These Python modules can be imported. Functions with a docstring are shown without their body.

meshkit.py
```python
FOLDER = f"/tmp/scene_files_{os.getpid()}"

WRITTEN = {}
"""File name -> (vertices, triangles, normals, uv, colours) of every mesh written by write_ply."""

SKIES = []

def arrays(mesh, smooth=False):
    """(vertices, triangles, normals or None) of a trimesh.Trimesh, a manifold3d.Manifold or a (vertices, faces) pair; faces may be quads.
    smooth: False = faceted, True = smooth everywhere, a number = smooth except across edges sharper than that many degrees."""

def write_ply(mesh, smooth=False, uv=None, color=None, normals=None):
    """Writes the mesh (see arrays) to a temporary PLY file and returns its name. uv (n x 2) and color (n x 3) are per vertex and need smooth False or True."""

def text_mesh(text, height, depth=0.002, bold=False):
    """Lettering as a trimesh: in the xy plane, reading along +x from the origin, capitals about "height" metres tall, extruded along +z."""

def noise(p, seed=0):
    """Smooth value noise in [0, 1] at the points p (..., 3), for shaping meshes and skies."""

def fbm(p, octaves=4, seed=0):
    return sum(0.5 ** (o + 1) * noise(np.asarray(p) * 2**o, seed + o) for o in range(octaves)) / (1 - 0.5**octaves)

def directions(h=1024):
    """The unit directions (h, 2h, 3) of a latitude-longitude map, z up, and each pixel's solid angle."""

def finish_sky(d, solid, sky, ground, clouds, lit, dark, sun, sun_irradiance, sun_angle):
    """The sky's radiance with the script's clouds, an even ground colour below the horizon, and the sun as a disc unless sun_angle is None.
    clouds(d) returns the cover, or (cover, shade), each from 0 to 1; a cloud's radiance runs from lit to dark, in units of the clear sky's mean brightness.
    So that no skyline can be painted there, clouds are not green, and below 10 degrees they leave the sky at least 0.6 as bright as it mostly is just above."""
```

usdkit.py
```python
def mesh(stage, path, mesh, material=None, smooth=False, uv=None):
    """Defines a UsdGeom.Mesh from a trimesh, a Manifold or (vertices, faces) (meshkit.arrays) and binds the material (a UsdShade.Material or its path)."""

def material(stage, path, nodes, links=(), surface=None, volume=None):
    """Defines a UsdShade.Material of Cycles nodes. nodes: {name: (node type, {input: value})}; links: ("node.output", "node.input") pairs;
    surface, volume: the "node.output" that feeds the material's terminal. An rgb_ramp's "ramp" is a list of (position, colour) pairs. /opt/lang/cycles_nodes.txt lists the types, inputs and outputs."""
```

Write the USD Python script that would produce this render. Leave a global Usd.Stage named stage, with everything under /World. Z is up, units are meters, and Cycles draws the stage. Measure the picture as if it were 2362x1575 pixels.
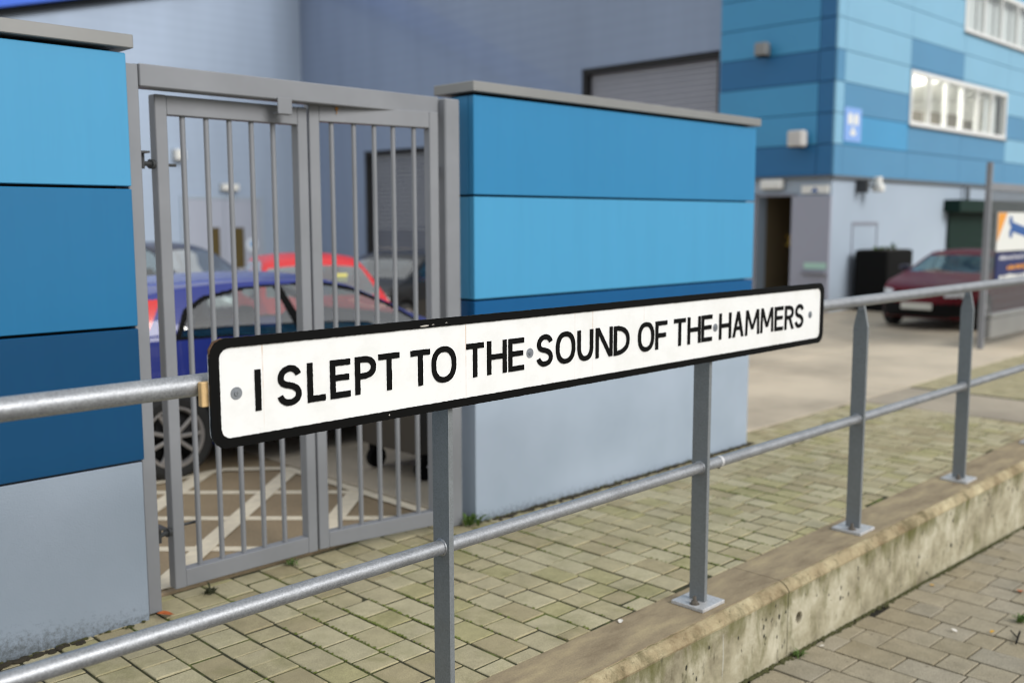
import math, random
import numpy as np
import trimesh
import usdkit
from pxr import Usd, UsdGeom, UsdLux, UsdShade, Gf, Sdf
from shapely.geometry import Polygon, LineString, Point, box as sbox, MultiPolygon
from shapely.ops import unary_union
from shapely import affinity
from scipy.interpolate import CubicSpline, PchipInterpolator
import manifold3d as m3

stage = Usd.Stage.CreateInMemory()
UsdGeom.SetStageUpAxis(stage, UsdGeom.Tokens.z)
UsdGeom.SetStageMetersPerUnit(stage, 1.0)
UsdGeom.Xform.Define(stage, "/World")
UsdGeom.Scope.Define(stage, "/World/Looks")
S = 1.12                       # measured units to metres
rng = random.Random(7)

# ------------------------------------------------------------------ camera, sky, sun
cam = UsdGeom.Camera.Define(stage, "/World/camera")
yaw, pitch, roll = map(math.radians, (45.166, -6.903, -0.103))
fwd = np.array([math.sin(yaw) * math.cos(pitch), math.cos(yaw) * math.cos(pitch), math.sin(pitch)])
rt = np.array([math.cos(yaw), -math.sin(yaw), 0.0])
up = np.cross(rt, fwd)
rt, up = math.cos(roll) * rt + math.sin(roll) * up, -math.sin(roll) * rt + math.cos(roll) * up
M = Gf.Matrix4d(*rt, 0, *up, 0, *(-fwd), 0, 0, 0, 1.45 * S, 1)
cam.AddTransformOp().Set(M)
cam.CreateFocalLengthAttr(35.0)
cam.CreateHorizontalApertureAttr(36.0)
cam.CreateVerticalApertureAttr(24.0)
cam.CreateClippingRangeAttr(Gf.Vec2f(0.05, 2000))
cam.CreateFStopAttr(1.7)
cam.CreateFocusDistanceAttr(3.05)
cam.CreateExposureAttr(0.80)

SUN_DIR = np.array([0.13, -0.83, 0.54]); SUN_DIR /= np.linalg.norm(SUN_DIR)     # towards the sun
elev, rot = math.asin(SUN_DIR[2]), math.atan2(SUN_DIR[0], SUN_DIR[1])
skymat = usdkit.material(stage, "/World/Looks/sky", {
    "sky": ("sky_texture", {"sky_type": "single_scattering", "sun_disc": False, "sun_elevation": elev, "sun_rotation": rot, "aerosol_density": 2.0}),
    "tc": ("texture_coordinate", {}),
    "n": ("noise_texture", {"scale": 2.2, "detail": 5.0, "roughness": 0.55}),
    "r": ("rgb_ramp", {"ramp": [(0.3, (3.3, 3.45, 3.5)), (0.7, (5.0, 5.15, 5.1))]}),
    "mx": ("mix", {"mix_type": "mix", "fac": 0.86}),
    "bg": ("background_shader", {"strength": 0.1})},
    [("tc.generated", "n.vector"), ("n.fac", "r.fac"), ("sky.color", "mx.color1"), ("r.color", "mx.color2"), ("mx.color", "bg.color")], surface="bg.background")
dome = UsdLux.DomeLight.Define(stage, "/World/sky")
UsdShade.MaterialBindingAPI.Apply(dome.GetPrim()).Bind(skymat)
dome.GetPrim().SetCustomDataByKey("kind", "structure")
sun = UsdLux.DistantLight.Define(stage, "/World/sun")
sun.CreateIntensityAttr(0.40); sun.CreateAngleAttr(28.0); sun.CreateColorAttr(Gf.Vec3f(1.0, 0.985, 0.95))
sun.GetPrim().CreateAttribute("inputs:normalize", Sdf.ValueTypeNames.Bool).Set(True)
zc = SUN_DIR; xc = np.cross([0, 0, 1], zc); xc /= np.linalg.norm(xc); yc = np.cross(zc, xc)
sun.AddTransformOp().Set(Gf.Matrix4d(*xc, 0, *yc, 0, *zc, 0, 0, 0, 20, 1))

# ------------------------------------------------------------------ helpers
used = {}
def numbered(path):
    n = used.get(path, -1) + 1
    used[path] = n
    return path if n == 0 else f"{path}_{n:03d}"

def ppath(parent):
    return "/World" if parent is None else str(parent.GetPath())

def obj(name, mesh, mat, parent=None, smooth=30, kind=None, label=None, scale=S):
    if hasattr(mesh, "to_mesh"):
        q = mesh.to_mesh(); mesh = (q.vert_properties[:, :3], q.tri_verts)
    if isinstance(mesh, trimesh.Trimesh):
        mesh = (mesh.vertices, mesh.faces)
    v, f = np.asarray(mesh[0], float) * scale, np.asarray(mesh[1])
    path = numbered(ppath(parent) + "/" + name)
    p = usdkit.mesh(stage, path, (v, f), mat, smooth=smooth).GetPrim()
    if kind: p.SetCustomDataByKey("kind", kind)
    if label: p.SetCustomDataByKey("label", label)
    return p

def thing(name, label=None, cat=None, loc=(0, 0, 0), rotz=0, group=None, kind=None):
    x = UsdGeom.Xform.Define(stage, numbered("/World/" + name))
    x.AddTranslateOp().Set(Gf.Vec3d(*[float(c) * S for c in loc]))
    if rotz: x.AddRotateZOp().Set(math.degrees(rotz))
    p = x.GetPrim()
    return tag(p, label, cat, group, kind)

def sub(name, parent):
    return UsdGeom.Xform.Define(stage, numbered(ppath(parent) + "/" + name)).GetPrim()

def tag(p, label=None, cat=None, group=None, kind=None):
    for k, v in (("label", label), ("category", cat), ("group", group), ("kind", kind)):
        if v: p.SetCustomDataByKey(k, v)
    return p

def dup(root, loc, rotz=0, label=None):
    was = root.GetCustomData()
    r = thing(root.GetName(), label or was["label"], was["category"], loc, rotz, was.get("group"))
    r.GetReferences().AddInternalReference(root.GetPath())
    r.SetInstanceable(True)
    return r

def bx(x0, x1, y0, y1, z0, z1):
    b = trimesh.creation.box((x1 - x0, y1 - y0, z1 - z0)); b.apply_translation(((x0 + x1) / 2, (y0 + y1) / 2, (z0 + z1) / 2))
    return b

def cat(*ms):
    return trimesh.util.concatenate(list(ms))

def rbox(x0, x1, y0, y1, z0, z1, r=0.004):
    "a box with chamfered edges"
    vs = []
    for sx in (0, 1):
        for sy in (0, 1):
            for sz in (0, 1):
                X, Y, Z = (x1 if sx else x0), (y1 if sy else y0), (z1 if sz else z0)
                a, b, c = (-1 if sx else 1), (-1 if sy else 1), (-1 if sz else 1)
                vs += [(X, Y + b * r, Z + c * r), (X + a * r, Y, Z + c * r), (X + a * r, Y + b * r, Z)]
    return trimesh.convex.convex_hull(np.array(vs))

def cyl(p, q, r, n=24, r2=None):
    p, q = np.asarray(p, float), np.asarray(q, float)
    h = np.linalg.norm(q - p)
    if r2 is None:
        c = trimesh.creation.cylinder(radius=r, height=h, sections=n)
    else:
        c = trimesh.creation.revolve(np.array([[0, -h / 2], [r, -h / 2], [r2, h / 2], [0, h / 2]]), sections=n)
    c.apply_transform(trimesh.geometry.align_vectors([0, 0, 1], (q - p) / h))
    c.apply_translation((p + q) / 2)
    return c

def extr(poly, depth, plane="xz", at=0.0):
    "extrudes a shapely polygon; plane xz: u=x, v=z, front face at y=at and depth going +y; yz: u=y, v=z from x=at going +x"
    gs = getattr(poly, "geoms", [poly])
    m = cat(*[trimesh.creation.extrude_polygon(g, depth, engine="earcut") for g in gs if g.area > 1e-9])
    v = m.vertices
    if plane == "xz":
        nv = np.stack([v[:, 0], at + v[:, 2], v[:, 1]], 1); flip = True
    elif plane == "yz":
        nv = np.stack([at + v[:, 2], v[:, 0], v[:, 1]], 1); flip = False
    else:
        nv = np.stack([v[:, 0], v[:, 1], at + v[:, 2]], 1); flip = False
    return trimesh.Trimesh(nv, m.faces[:, ::-1] if flip else m.faces, process=False)

def lin(r, g, b):
    return tuple(((c / 255) / 12.92 if c / 255 <= 0.04045 else ((c / 255 + 0.055) / 1.055) ** 2.4) for c in (r, g, b))

def sc(c, k):
    return tuple(min(1, x * k) for x in c)

# ------------------------------------------------------------------ materials
def mat(name, base, rough=0.5, metallic=0.0, noise=None, bump=None, coat=0.0, spec=0.5, emit=None):
    """noise: (scale, amount[, detail]) multiplies the base by 1 +- amount; bump: (scale, strength, distance)"""
    n = {"p": ("principled_bsdf", {"base_color": base, "roughness": rough, "metallic": metallic, "coat_weight": coat, "specular_ior_level": spec})}
    l = []
    if emit: n["p"][1].update({"emission_color": emit[0], "emission_strength": emit[1]})
    if noise or bump: n["g"] = ("geometry", {})
    if noise:
        n["n"] = ("noise_texture", {"scale": noise[0], "detail": noise[2] if len(noise) > 2 else 5.0, "roughness": 0.6})
        n["r"] = ("rgb_ramp", {"ramp": [(0.25, sc(base, 1 - noise[1])), (0.75, sc(base, 1 + noise[1]))]})
        l += [("g.position", "n.vector"), ("n.fac", "r.fac"), ("r.color", "p.base_color")]
    if bump:
        n["bn"] = ("noise_texture", {"scale": bump[0], "detail": 4.0, "roughness": 0.6})
        n["b"] = ("bump", {"strength": bump[1], "distance": bump[2]})
        l += [("g.position", "bn.vector"), ("bn.fac", "b.height"), ("b.normal", "p.normal")]
    return usdkit.material(stage, "/World/Looks/" + name, n, l, surface="p.BSDF")

def ribbed(name, base, rough, coat, spec):
    return usdkit.material(stage, "/World/Looks/" + name, {
        "g": ("geometry", {}), "w": ("wave_texture", {"wave_type": "bands", "bands_direction": "z", "profile": "sine", "scale": 1.3}), "b": ("bump", {"strength": 0.35, "distance": 0.006}),
        "mp": ("mapping", {"scale": (1.2, 1.2, 0.12)}), "n": ("noise_texture", {"scale": 1.0, "detail": 7.0, "roughness": 0.6}), "r": ("rgb_ramp", {"ramp": [(0.3, sc(base, 0.90)), (0.7, sc(base, 1.07))]}),
        "p": ("principled_bsdf", {"roughness": rough, "coat_weight": coat, "specular_ior_level": spec})},
        [("g.position", "w.vector"), ("g.position", "mp.vector"), ("mp.vector", "n.vector"), ("n.fac", "r.fac"), ("r.color", "p.base_color"), ("w.fac", "b.height"), ("b.normal", "p.normal")], surface="p.BSDF")

def galv(name, base, metallic, rough, scale=220, amount=0.22):
    return usdkit.material(stage, "/World/Looks/" + name, {
        "g": ("geometry", {}), "v": ("voronoi_texture", {"scale": scale}), "bw": ("rgb_to_bw", {}),
        "n": ("noise_texture", {"scale": 14.0, "detail": 6.0, "roughness": 0.65}),
        "m": ("math", {"math_type": "multiply_add", "value2": 0.5}), "m2": ("math", {"math_type": "multiply", "value2": 0.5}),
        "r": ("rgb_ramp", {"ramp": [(0.25, sc(base, 1 - amount)), (0.7, sc(base, 1 + amount))]}),
        "rr": ("rgb_ramp", {"ramp": [(0.2, (rough - .1,) * 3), (0.8, (rough + .14,) * 3)]}),
        "b": ("bump", {"strength": 0.12, "distance": 0.0006}),
        "p": ("principled_bsdf", {"metallic": metallic})},
        [("g.position", "v.vector"), ("g.position", "n.vector"), ("v.color", "bw.color"), ("bw.val", "m.value1"), ("n.fac", "m2.value1"), ("m2.value", "m.value3"),
         ("m.value", "r.fac"), ("r.color", "p.base_color"), ("n.fac", "rr.fac"), ("rr.color", "p.roughness"), ("bw.val", "b.height"), ("b.normal", "p.normal")], surface="p.BSDF")

M_rail = galv("galvanised_tube", (0.33, 0.34, 0.36), 0.70, 0.47, 240, 0.20)
M_post = galv("galvanised_flat", (0.20, 0.215, 0.225), 0.35, 0.55, 260, 0.14)
M_plate = galv("galvanised_plate", (0.52, 0.52, 0.53), 0.4, 0.5, 150, 0.15)
M_bolt = mat("weathered_bolt", (0.16, 0.14, 0.12), 0.6, 0.5, (90, 0.4))
M_gate = mat("grey_gate_paint", lin(126, 128, 133), 0.45, noise=(3.0, 0.10))
M_gatedark = mat("dark_steel", (0.05, 0.052, 0.055), 0.5, 0.3)
M_cop = mat("grey_coping_metal", lin(134, 134, 133), 0.42, 0.15, (2.5, 0.10))
M_gap = mat("panel_joint_backing", (0.012, 0.016, 0.02), 0.9)
def panel_mat(name, base, rough, spec):
    "coated metal sheet: faint rain runs, slow waviness"
    return usdkit.material(stage, "/World/Looks/" + name, {
        "g": ("geometry", {}), "mp": ("mapping", {"scale": (9.0, 9.0, 0.7)}), "n": ("noise_texture", {"scale": 1.0, "detail": 8.0, "roughness": 0.7}), "r": ("rgb_ramp", {"ramp": [(0.30, sc(base, 0.965)), (0.70, sc(base, 1.03))]}),
        "bn": ("noise_texture", {"scale": 2.2, "detail": 2.0}), "b": ("bump", {"strength": 0.15, "distance": 0.005}), "p": ("principled_bsdf", {"roughness": rough, "specular_ior_level": spec})},
        [("g.position", "mp.vector"), ("mp.vector", "n.vector"), ("g.position", "bn.vector"), ("n.fac", "r.fac"), ("r.color", "p.base_color"), ("bn.fac", "b.height"), ("b.normal", "p.normal")], surface="p.BSDF")
BL_L, BL_M, BL_D = sc(lin(80, 165, 212), .78), sc(lin(40, 126, 178), .68), sc(lin(8, 84, 132), .60)
M_bl = [panel_mat(n_, c_, 0.42, spec=0.28) for n_, c_ in (("blue_panel_light", BL_L), ("blue_panel_middle", BL_M), ("blue_panel_deep", BL_D), ("blue_panel_azure", sc(lin(56, 144, 196), .74)), ("blue_panel_deep_skylit", sc(lin(16, 98, 156), .70)))]  # last one: deep tone with the right wall's brighter skylight painted in
M_bbl = [mat("building_panel_pale", lin(122, 172, 200), 0.45, noise=(0.6, 0.05)), mat("building_panel_mid", lin(74, 132, 170), 0.45, noise=(0.6, 0.05)),
         mat("building_panel_sky", lin(62, 142, 188), 0.45, noise=(0.6, 0.05)), mat("building_panel_deep", lin(28, 100, 150), 0.45, noise=(0.6, 0.05))]
M_bgrey = ribbed("building_grey_cladding", lin(156, 171, 192), 0.55, 0.0, 0.4)
M_blong = ribbed("building_long_wall_cladding", lin(124, 139, 165), 0.32, 0.3, 0.7)  # same cladding, base darkened to carry the shade on this wall
M_blow = mat("building_base_paint", lin(156, 169, 184), 0.7, noise=(0.8, 0.05))
M_flash = mat("grey_flashing", lin(96, 102, 108), 0.5)
M_dark = mat("black_matt", (0.006, 0.006, 0.006), 0.85, spec=0.15)
M_reveal = mat("reveal_black", (0.02, 0.02, 0.022), 0.8)
M_slat = mat("shutter_slat_grey", lin(128, 130, 142), 0.5, noise=(1.5, 0.06))
M_slatd = mat("shutter_slat_dark", lin(96, 100, 112), 0.5, noise=(1.5, 0.06))
M_white = mat("white_plastic", (0.72, 0.72, 0.69), 0.45)
M_winwhite = mat("white_window_frame", (0.74, 0.74, 0.73), 0.4)
M_verge = mat("royal_blue_verge", lin(35, 92, 205), 0.45)
M_green = mat("dark_green_paint", (0.006, 0.022, 0.017), 0.6, spec=0.15)
M_navy = mat("navy_print", (0.012, 0.02, 0.10), 0.5)
M_orange = mat("orange_print", (0.75, 0.30, 0.03), 0.5)
M_bprint = mat("blue_print", (0.02, 0.09, 0.30), 0.5)
M_wood = mat("fresh_timber", (0.62, 0.42, 0.20), 0.6, noise=(60, 0.15))
M_ltr = mat("black_sign_paint", (0.004, 0.004, 0.004), 0.45, bump=(500, 0.15, 0.0004), spec=0.10)
M_scr = mat("zinc_washer", (0.30, 0.32, 0.35), 0.42, 0.6, (120, 0.15))
M_chip = mat("chipped_paint", (0.45, 0.42, 0.38), 0.5)
M_rustm = mat("rust_stain", (0.40, 0.19, 0.05), 0.8)
M_tyre = mat("tyre_rubber", (0.012, 0.012, 0.012), 0.75)
M_rim = mat("alloy_rim", (0.40, 0.38, 0.37), 0.38, 0.7)
M_seat = mat("car_interior_dark", (0.015, 0.015, 0.017), 0.8)
M_lamp = mat("clear_headlight", (0.62, 0.64, 0.66), 0.12, coat=0.6)
M_tail = mat("red_taillight", (0.70, 0.02, 0.02), 0.2, coat=0.5)
M_amber = mat("amber_lamp", (0.75, 0.20, 0.02), 0.25, coat=0.5)
M_plateno = mat("number_plate_white", (0.55, 0.55, 0.50), 0.5)
M_moss = mat("moss_green", (0.055, 0.056, 0.016), 0.95, noise=(60, 0.5))
M_weed = mat("weed_leaf", (0.07, 0.13, 0.02), 0.7, noise=(30, 0.3))
M_leafo = mat("fallen_leaf_orange", (0.42, 0.10, 0.02), 0.7, noise=(90, 0.3))
M_leafy = mat("fallen_leaf_yellow", (0.60, 0.33, 0.03), 0.7)
M_petal = mat("pale_petal", (0.70, 0.66, 0.60), 0.7)
M_brass = mat("brass", (0.62, 0.42, 0.09), 0.3, 0.8)
M_tan = mat("brown_partition", (0.20, 0.16, 0.11), 0.6)
M_tubelight = mat("lit_ceiling_tube", (0.9, 0.9, 0.85), 0.5, emit=((1.0, 0.95, 0.84), 80.0))
M_bin = mat("taupe_plastic", (0.070, 0.060, 0.048), 0.55, noise=(3, 0.12))
M_mesh = mat("mesh_wire_grey", lin(118, 120, 122), 0.5, 0.2)
M_tyrered = mat("red_reflector", (0.45, 0.01, 0.01), 0.4)

def glass_mat(name, tint, f0=0.045):
    "thin pane: reflectance rises towards grazing, the same from either side"
    return usdkit.material(stage, "/World/Looks/" + name, {
        "t": ("transparent_bsdf", {"color": tint}), "g": ("glossy_bsdf", {"color": (1.0, 1.0, 1.0), "roughness": 0.02}), "w": ("layer_weight", {"blend": 0.5}),
        "pw": ("math", {"math_type": "power", "value2": 4.5}), "ma": ("math", {"math_type": "multiply_add", "value2": 1 - f0, "value3": f0}), "m": ("mix_closure", {})},
        [("w.facing", "pw.value1"), ("pw.value", "ma.value1"), ("ma.value", "m.fac"), ("t.BSDF", "m.closure1"), ("g.BSDF", "m.closure2")], surface="m.closure")
M_glass = glass_mat("window_glass", (0.86, 0.90, 0.90))
M_carglass = glass_mat("car_glass", (0.66, 0.74, 0.73), 0.20)
M_screen = glass_mat("windscreen_glass", (0.55, 0.62, 0.62), 0.30)

def paint(name, base, coat=0.5):
    return mat(name, base, 0.35, 0.0, coat=coat, spec=0.3)

# white sign enamel: thin vertical rust runs from the top edge, faint dirt
def sign_face():
    xs = [1.213, 1.852, 2.395, 2.31, 2.66]
    n = {"g": ("geometry", {}), "s": ("separate_xyz", {}), "p": ("principled_bsdf", {"roughness": 0.34, "coat_weight": 0.15}),
         "dn": ("noise_texture", {"scale": 7.0, "detail": 7.0, "roughness": 0.7}),
         "dr": ("rgb_ramp", {"ramp": [(0.30, (0.77, 0.765, 0.745)), (0.52, (0.82, 0.82, 0.815))]}),
         "fn": ("noise_texture", {"scale": 160.0, "detail": 3.0}),
         "fr": ("rgb_ramp", {"ramp": [(0.70, (0, 0, 0)), (0.78, (1, 1, 1))]}), "fm": ("math", {"math_type": "multiply", "value2": 0.14}),
         "fx": ("mix", {"mix_type": "mix", "color2": (0.34, 0.28, 0.22)}),
         "rx": ("mix", {"mix_type": "mix", "color2": (0.55, 0.27, 0.08)}),
         "wn": ("noise_texture", {"scale": 30.0, "detail": 3.0}), "b": ("bump", {"strength": 0.12, "distance": 0.0008}), "bn": ("noise_texture", {"scale": 55.0, "detail": 4.0})}
    l = [("g.position", "s.vector"), ("g.position", "dn.vector"), ("g.position", "fn.vector"), ("g.position", "wn.vector"), ("g.position", "bn.vector"),
         ("dn.fac", "dr.fac"), ("dr.color", "fx.color1"), ("fn.fac", "fr.fac"), ("fr.color", "fm.value1"), ("fm.value", "fx.fac"), ("fx.color", "rx.color1"),
         ("bn.fac", "b.height"), ("b.normal", "p.normal")]
    prev = None
    for i, x in enumerate(xs):
        n[f"a{i}"] = ("math", {"math_type": "subtract", "value2": x * S})
        n[f"b{i}"] = ("math", {"math_type": "absolute"})
        n[f"c{i}"] = ("map_range", {"from_min": 0.0006, "from_max": 0.0030, "to_min": [0.55, 0.70, 0.5, 0.3, 0.3][i], "to_max": 0.0, "clamp": True})
        l += [("s.x", f"a{i}.value1"), (f"a{i}.value", f"b{i}.value1"), (f"b{i}.value", f"c{i}.value")]
        if prev is None:
            prev = f"c{i}.result"
        else:
            n[f"d{i}"] = ("math", {"math_type": "maximum"}); l += [(prev, f"d{i}.value1"), (f"c{i}.result", f"d{i}.value2")]; prev = f"d{i}.value"
    n["zf"] = ("map_range", {"from_min": 1.02 * S, "from_max": 1.17 * S, "to_min": 0.25, "to_max": 1.0, "clamp": True})
    n["w2"] = ("map_range", {"from_min": 0.35, "from_max": 0.6, "to_min": 0.15, "to_max": 1.0, "clamp": True})
    n["e1"] = ("math", {"math_type": "multiply"}); n["e2"] = ("math", {"math_type": "multiply"})
    l += [("s.z", "zf.value"), ("wn.fac", "w2.value"), (prev, "e1.value1"), ("zf.result", "e1.value2"), ("e1.value", "e2.value1"), ("w2.result", "e2.value2"), ("e2.value", "rx.fac"), ("rx.color", "p.base_color")]
    return usdkit.material(stage, "/World/Looks/white_sign_enamel", n, l, surface="p.BSDF")
M_sign = sign_face()

def paver_mat(name, base, moss, moss_amt, speck):
    return usdkit.material(stage, "/World/Looks/" + name, {
        "g": ("geometry", {}), "n": ("noise_texture", {"scale": 9.0, "detail": 6.0, "roughness": 0.65}), "f": ("noise_texture", {"scale": 260.0, "detail": 2.0}),
        "r": ("rgb_ramp", {"ramp": [(0.3, sc(base, 0.84)), (0.7, sc(base, 1.10))]}), "fr": ("rgb_ramp", {"ramp": [(0.35, (1 - speck,) * 3), (0.65, (1 + speck,) * 3)]}),
        "mu": ("mix", {"mix_type": "multiply", "fac": 1.0}), "mn": ("noise_texture", {"scale": 4.0, "detail": 5.0, "roughness": 0.7}),
        "mr": ("rgb_ramp", {"ramp": [(0.50, (0, 0, 0)), (0.72, (moss_amt,) * 3)]}), "mx": ("mix", {"mix_type": "mix", "color2": moss}),
        "b": ("bump", {"strength": 0.35, "distance": 0.0012}), "p": ("principled_bsdf", {"roughness": 0.78, "specular_ior_level": 0.35})},
        [("g.position", "n.vector"), ("g.position", "f.vector"), ("g.position", "mn.vector"), ("n.fac", "r.fac"), ("f.fac", "fr.fac"), ("r.color", "mu.color1"), ("fr.color", "mu.color2"),
         ("mu.color", "mx.color1"), ("mn.fac", "mr.fac"), ("mr.color", "mx.fac"), ("mx.color", "p.base_color"), ("f.fac", "b.height"), ("b.normal", "p.normal")], surface="p.BSDF")
pav = lin(169, 159, 127)
M_pav = [paver_mat(f"buff_paver_{n}", sc(c, k), (0.15, 0.15, 0.045), a, 0.16) for n, c, k, a in
         (("plain", pav, 1.0, 0.5), ("pale", lin(174, 165, 135), 1.03, 0.35), ("brown", lin(164, 152, 120), 0.95, 0.4), ("olive", lin(166, 158, 118), 0.97, 0.55), ("worn", lin(172, 162, 132), 0.97, 0.4))]
pav2 = lin(160, 150, 129)
M_out = [paver_mat(f"street_paver_{n}", sc(c, k), (0.14, 0.12, 0.06), a, 0.30) for n, c, k, a in
         (("plain", pav2, 0.92, 0.25), ("pale", lin(160, 151, 133), 0.94, 0.15), ("brown", lin(155, 144, 121), 0.92, 0.35), ("grey", lin(155, 147, 130), 0.90, 0.2))]
M_bed = usdkit.material(stage, "/World/Looks/mossy_joint", {
    "g": ("geometry", {}), "n": ("noise_texture", {"scale": 3.2, "detail": 6.0, "roughness": 0.7}),
    "r": ("rgb_ramp", {"ramp": [(0.36, (0.016, 0.015, 0.010)), (0.52, (0.045, 0.045, 0.014)), (0.66, (0.12, 0.15, 0.025))]}), "p": ("principled_bsdf", {"roughness": 0.95})},
    [("g.position", "n.vector"), ("n.fac", "r.fac"), ("r.color", "p.base_color")], surface="p.BSDF")

def yard_mat(name, base):
    return usdkit.material(stage, "/World/Looks/" + name, {
        "g": ("geometry", {}), "n": ("noise_texture", {"scale": 0.55, "detail": 8.0, "roughness": 0.62}), "f": ("noise_texture", {"scale": 70.0, "detail": 3.0}),
        "r": ("rgb_ramp", {"ramp": [(0.33, sc(base, 0.66)), (0.55, base), (0.72, sc(base, 1.15))]}), "fr": ("rgb_ramp", {"ramp": [(0.3, (0.86,) * 3), (0.7, (1.12,) * 3)]}),
        "mu": ("mix", {"mix_type": "multiply", "fac": 1.0}), "b": ("bump", {"strength": 0.3, "distance": 0.002}), "p": ("principled_bsdf", {"roughness": 0.7, "specular_ior_level": 0.4})},
        [("g.position", "n.vector"), ("g.position", "f.vector"), ("n.fac", "r.fac"), ("f.fac", "fr.fac"), ("r.color", "mu.color1"), ("fr.color", "mu.color2"), ("mu.color", "p.base_color"), ("f.fac", "b.height"), ("b.normal", "p.normal")], surface="p.BSDF")
M_yard = yard_mat("yard_concrete", lin(197, 183, 162))
M_yardshade = yard_mat("shaded_brown_concrete", lin(148, 130, 104))  # same yard concrete, browner and darker: shade inside the gate painted in
M_strip = yard_mat("drive_strip", lin(172, 160, 142))
M_ground = yard_mat("ground_tarmac", (0.08, 0.08, 0.075))
M_line = mat("worn_white_line", lin(220, 208, 186), 0.75, noise=(14, 0.14, 8.0))

# concrete upstand: streaked moss, pits, pale patches
def conc(name, lo, mid, hi, moss, top_band):
    return usdkit.material(stage, "/World/Looks/" + name, {
    "g": ("geometry", {}), "s": ("separate_xyz", {}), "mp": ("mapping", {"scale": (7.5, 7.5, 3.2)}), "st": ("noise_texture", {"scale": 1.0, "detail": 10.0, "roughness": 0.72, "distortion": 0.4}),
    "b0": ("noise_texture", {"scale": 4.0, "detail": 8.0, "roughness": 0.7}), "r0": ("rgb_ramp", {"ramp": [(0.32, lo), (0.5, mid), (0.68, hi)]}),
    "tb": ("map_range", {"from_min": -0.16, "from_max": -0.03, "to_min": -0.03, "to_max": top_band, "clamp": True}), "ad": ("math", {"math_type": "add"}),
    "rs": ("rgb_ramp", {"ramp": [(0.50, (0, 0, 0)), (0.62, (0.55,) * 3), (0.76, (0.9,) * 3)]}), "mx": ("mix", {"mix_type": "mix", "color2": moss}),
    "mp2": ("mapping", {"scale": (34.0, 34.0, 9.0)}), "nd": ("noise_texture", {"scale": 1.0, "detail": 6.0, "roughness": 0.72}), "rd": ("rgb_ramp", {"ramp": [(0.58, (0, 0, 0)), (0.70, (0.85,) * 3)]}), "mx2": ("mix", {"mix_type": "mix", "color2": (0.050, 0.045, 0.022)}),
    "f": ("noise_texture", {"scale": 190.0, "detail": 3.0}), "fr": ("rgb_ramp", {"ramp": [(0.3, (0.86,) * 3), (0.7, (1.12,) * 3)]}), "mu": ("mix", {"mix_type": "multiply", "fac": 1.0}),
    "b": ("bump", {"strength": 0.5, "distance": 0.002}), "p": ("principled_bsdf", {"roughness": 0.88, "specular_ior_level": 0.3})},
    [("g.position", "mp.vector"), ("g.position", "s.vector"), ("s.z", "tb.value"), ("mp.vector", "st.vector"), ("g.position", "b0.vector"), ("g.position", "mp2.vector"), ("mp2.vector", "nd.vector"), ("g.position", "f.vector"),
     ("b0.fac", "r0.fac"), ("r0.color", "mx.color1"), ("st.fac", "ad.value1"), ("tb.result", "ad.value2"), ("ad.value", "rs.fac"), ("rs.color", "mx.fac"), ("mx.color", "mx2.color1"), ("nd.fac", "rd.fac"), ("rd.color", "mx2.fac"),
     ("mx2.color", "mu.color1"), ("f.fac", "fr.fac"), ("fr.color", "mu.color2"), ("mu.color", "p.base_color"), ("f.fac", "b.height"), ("b.normal", "p.normal")], surface="p.BSDF")
M_conc = conc("mossy_concrete", lin(112, 104, 84), lin(158, 151, 128), lin(192, 186, 166), (0.090, 0.088, 0.018), 0.15)
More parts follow.
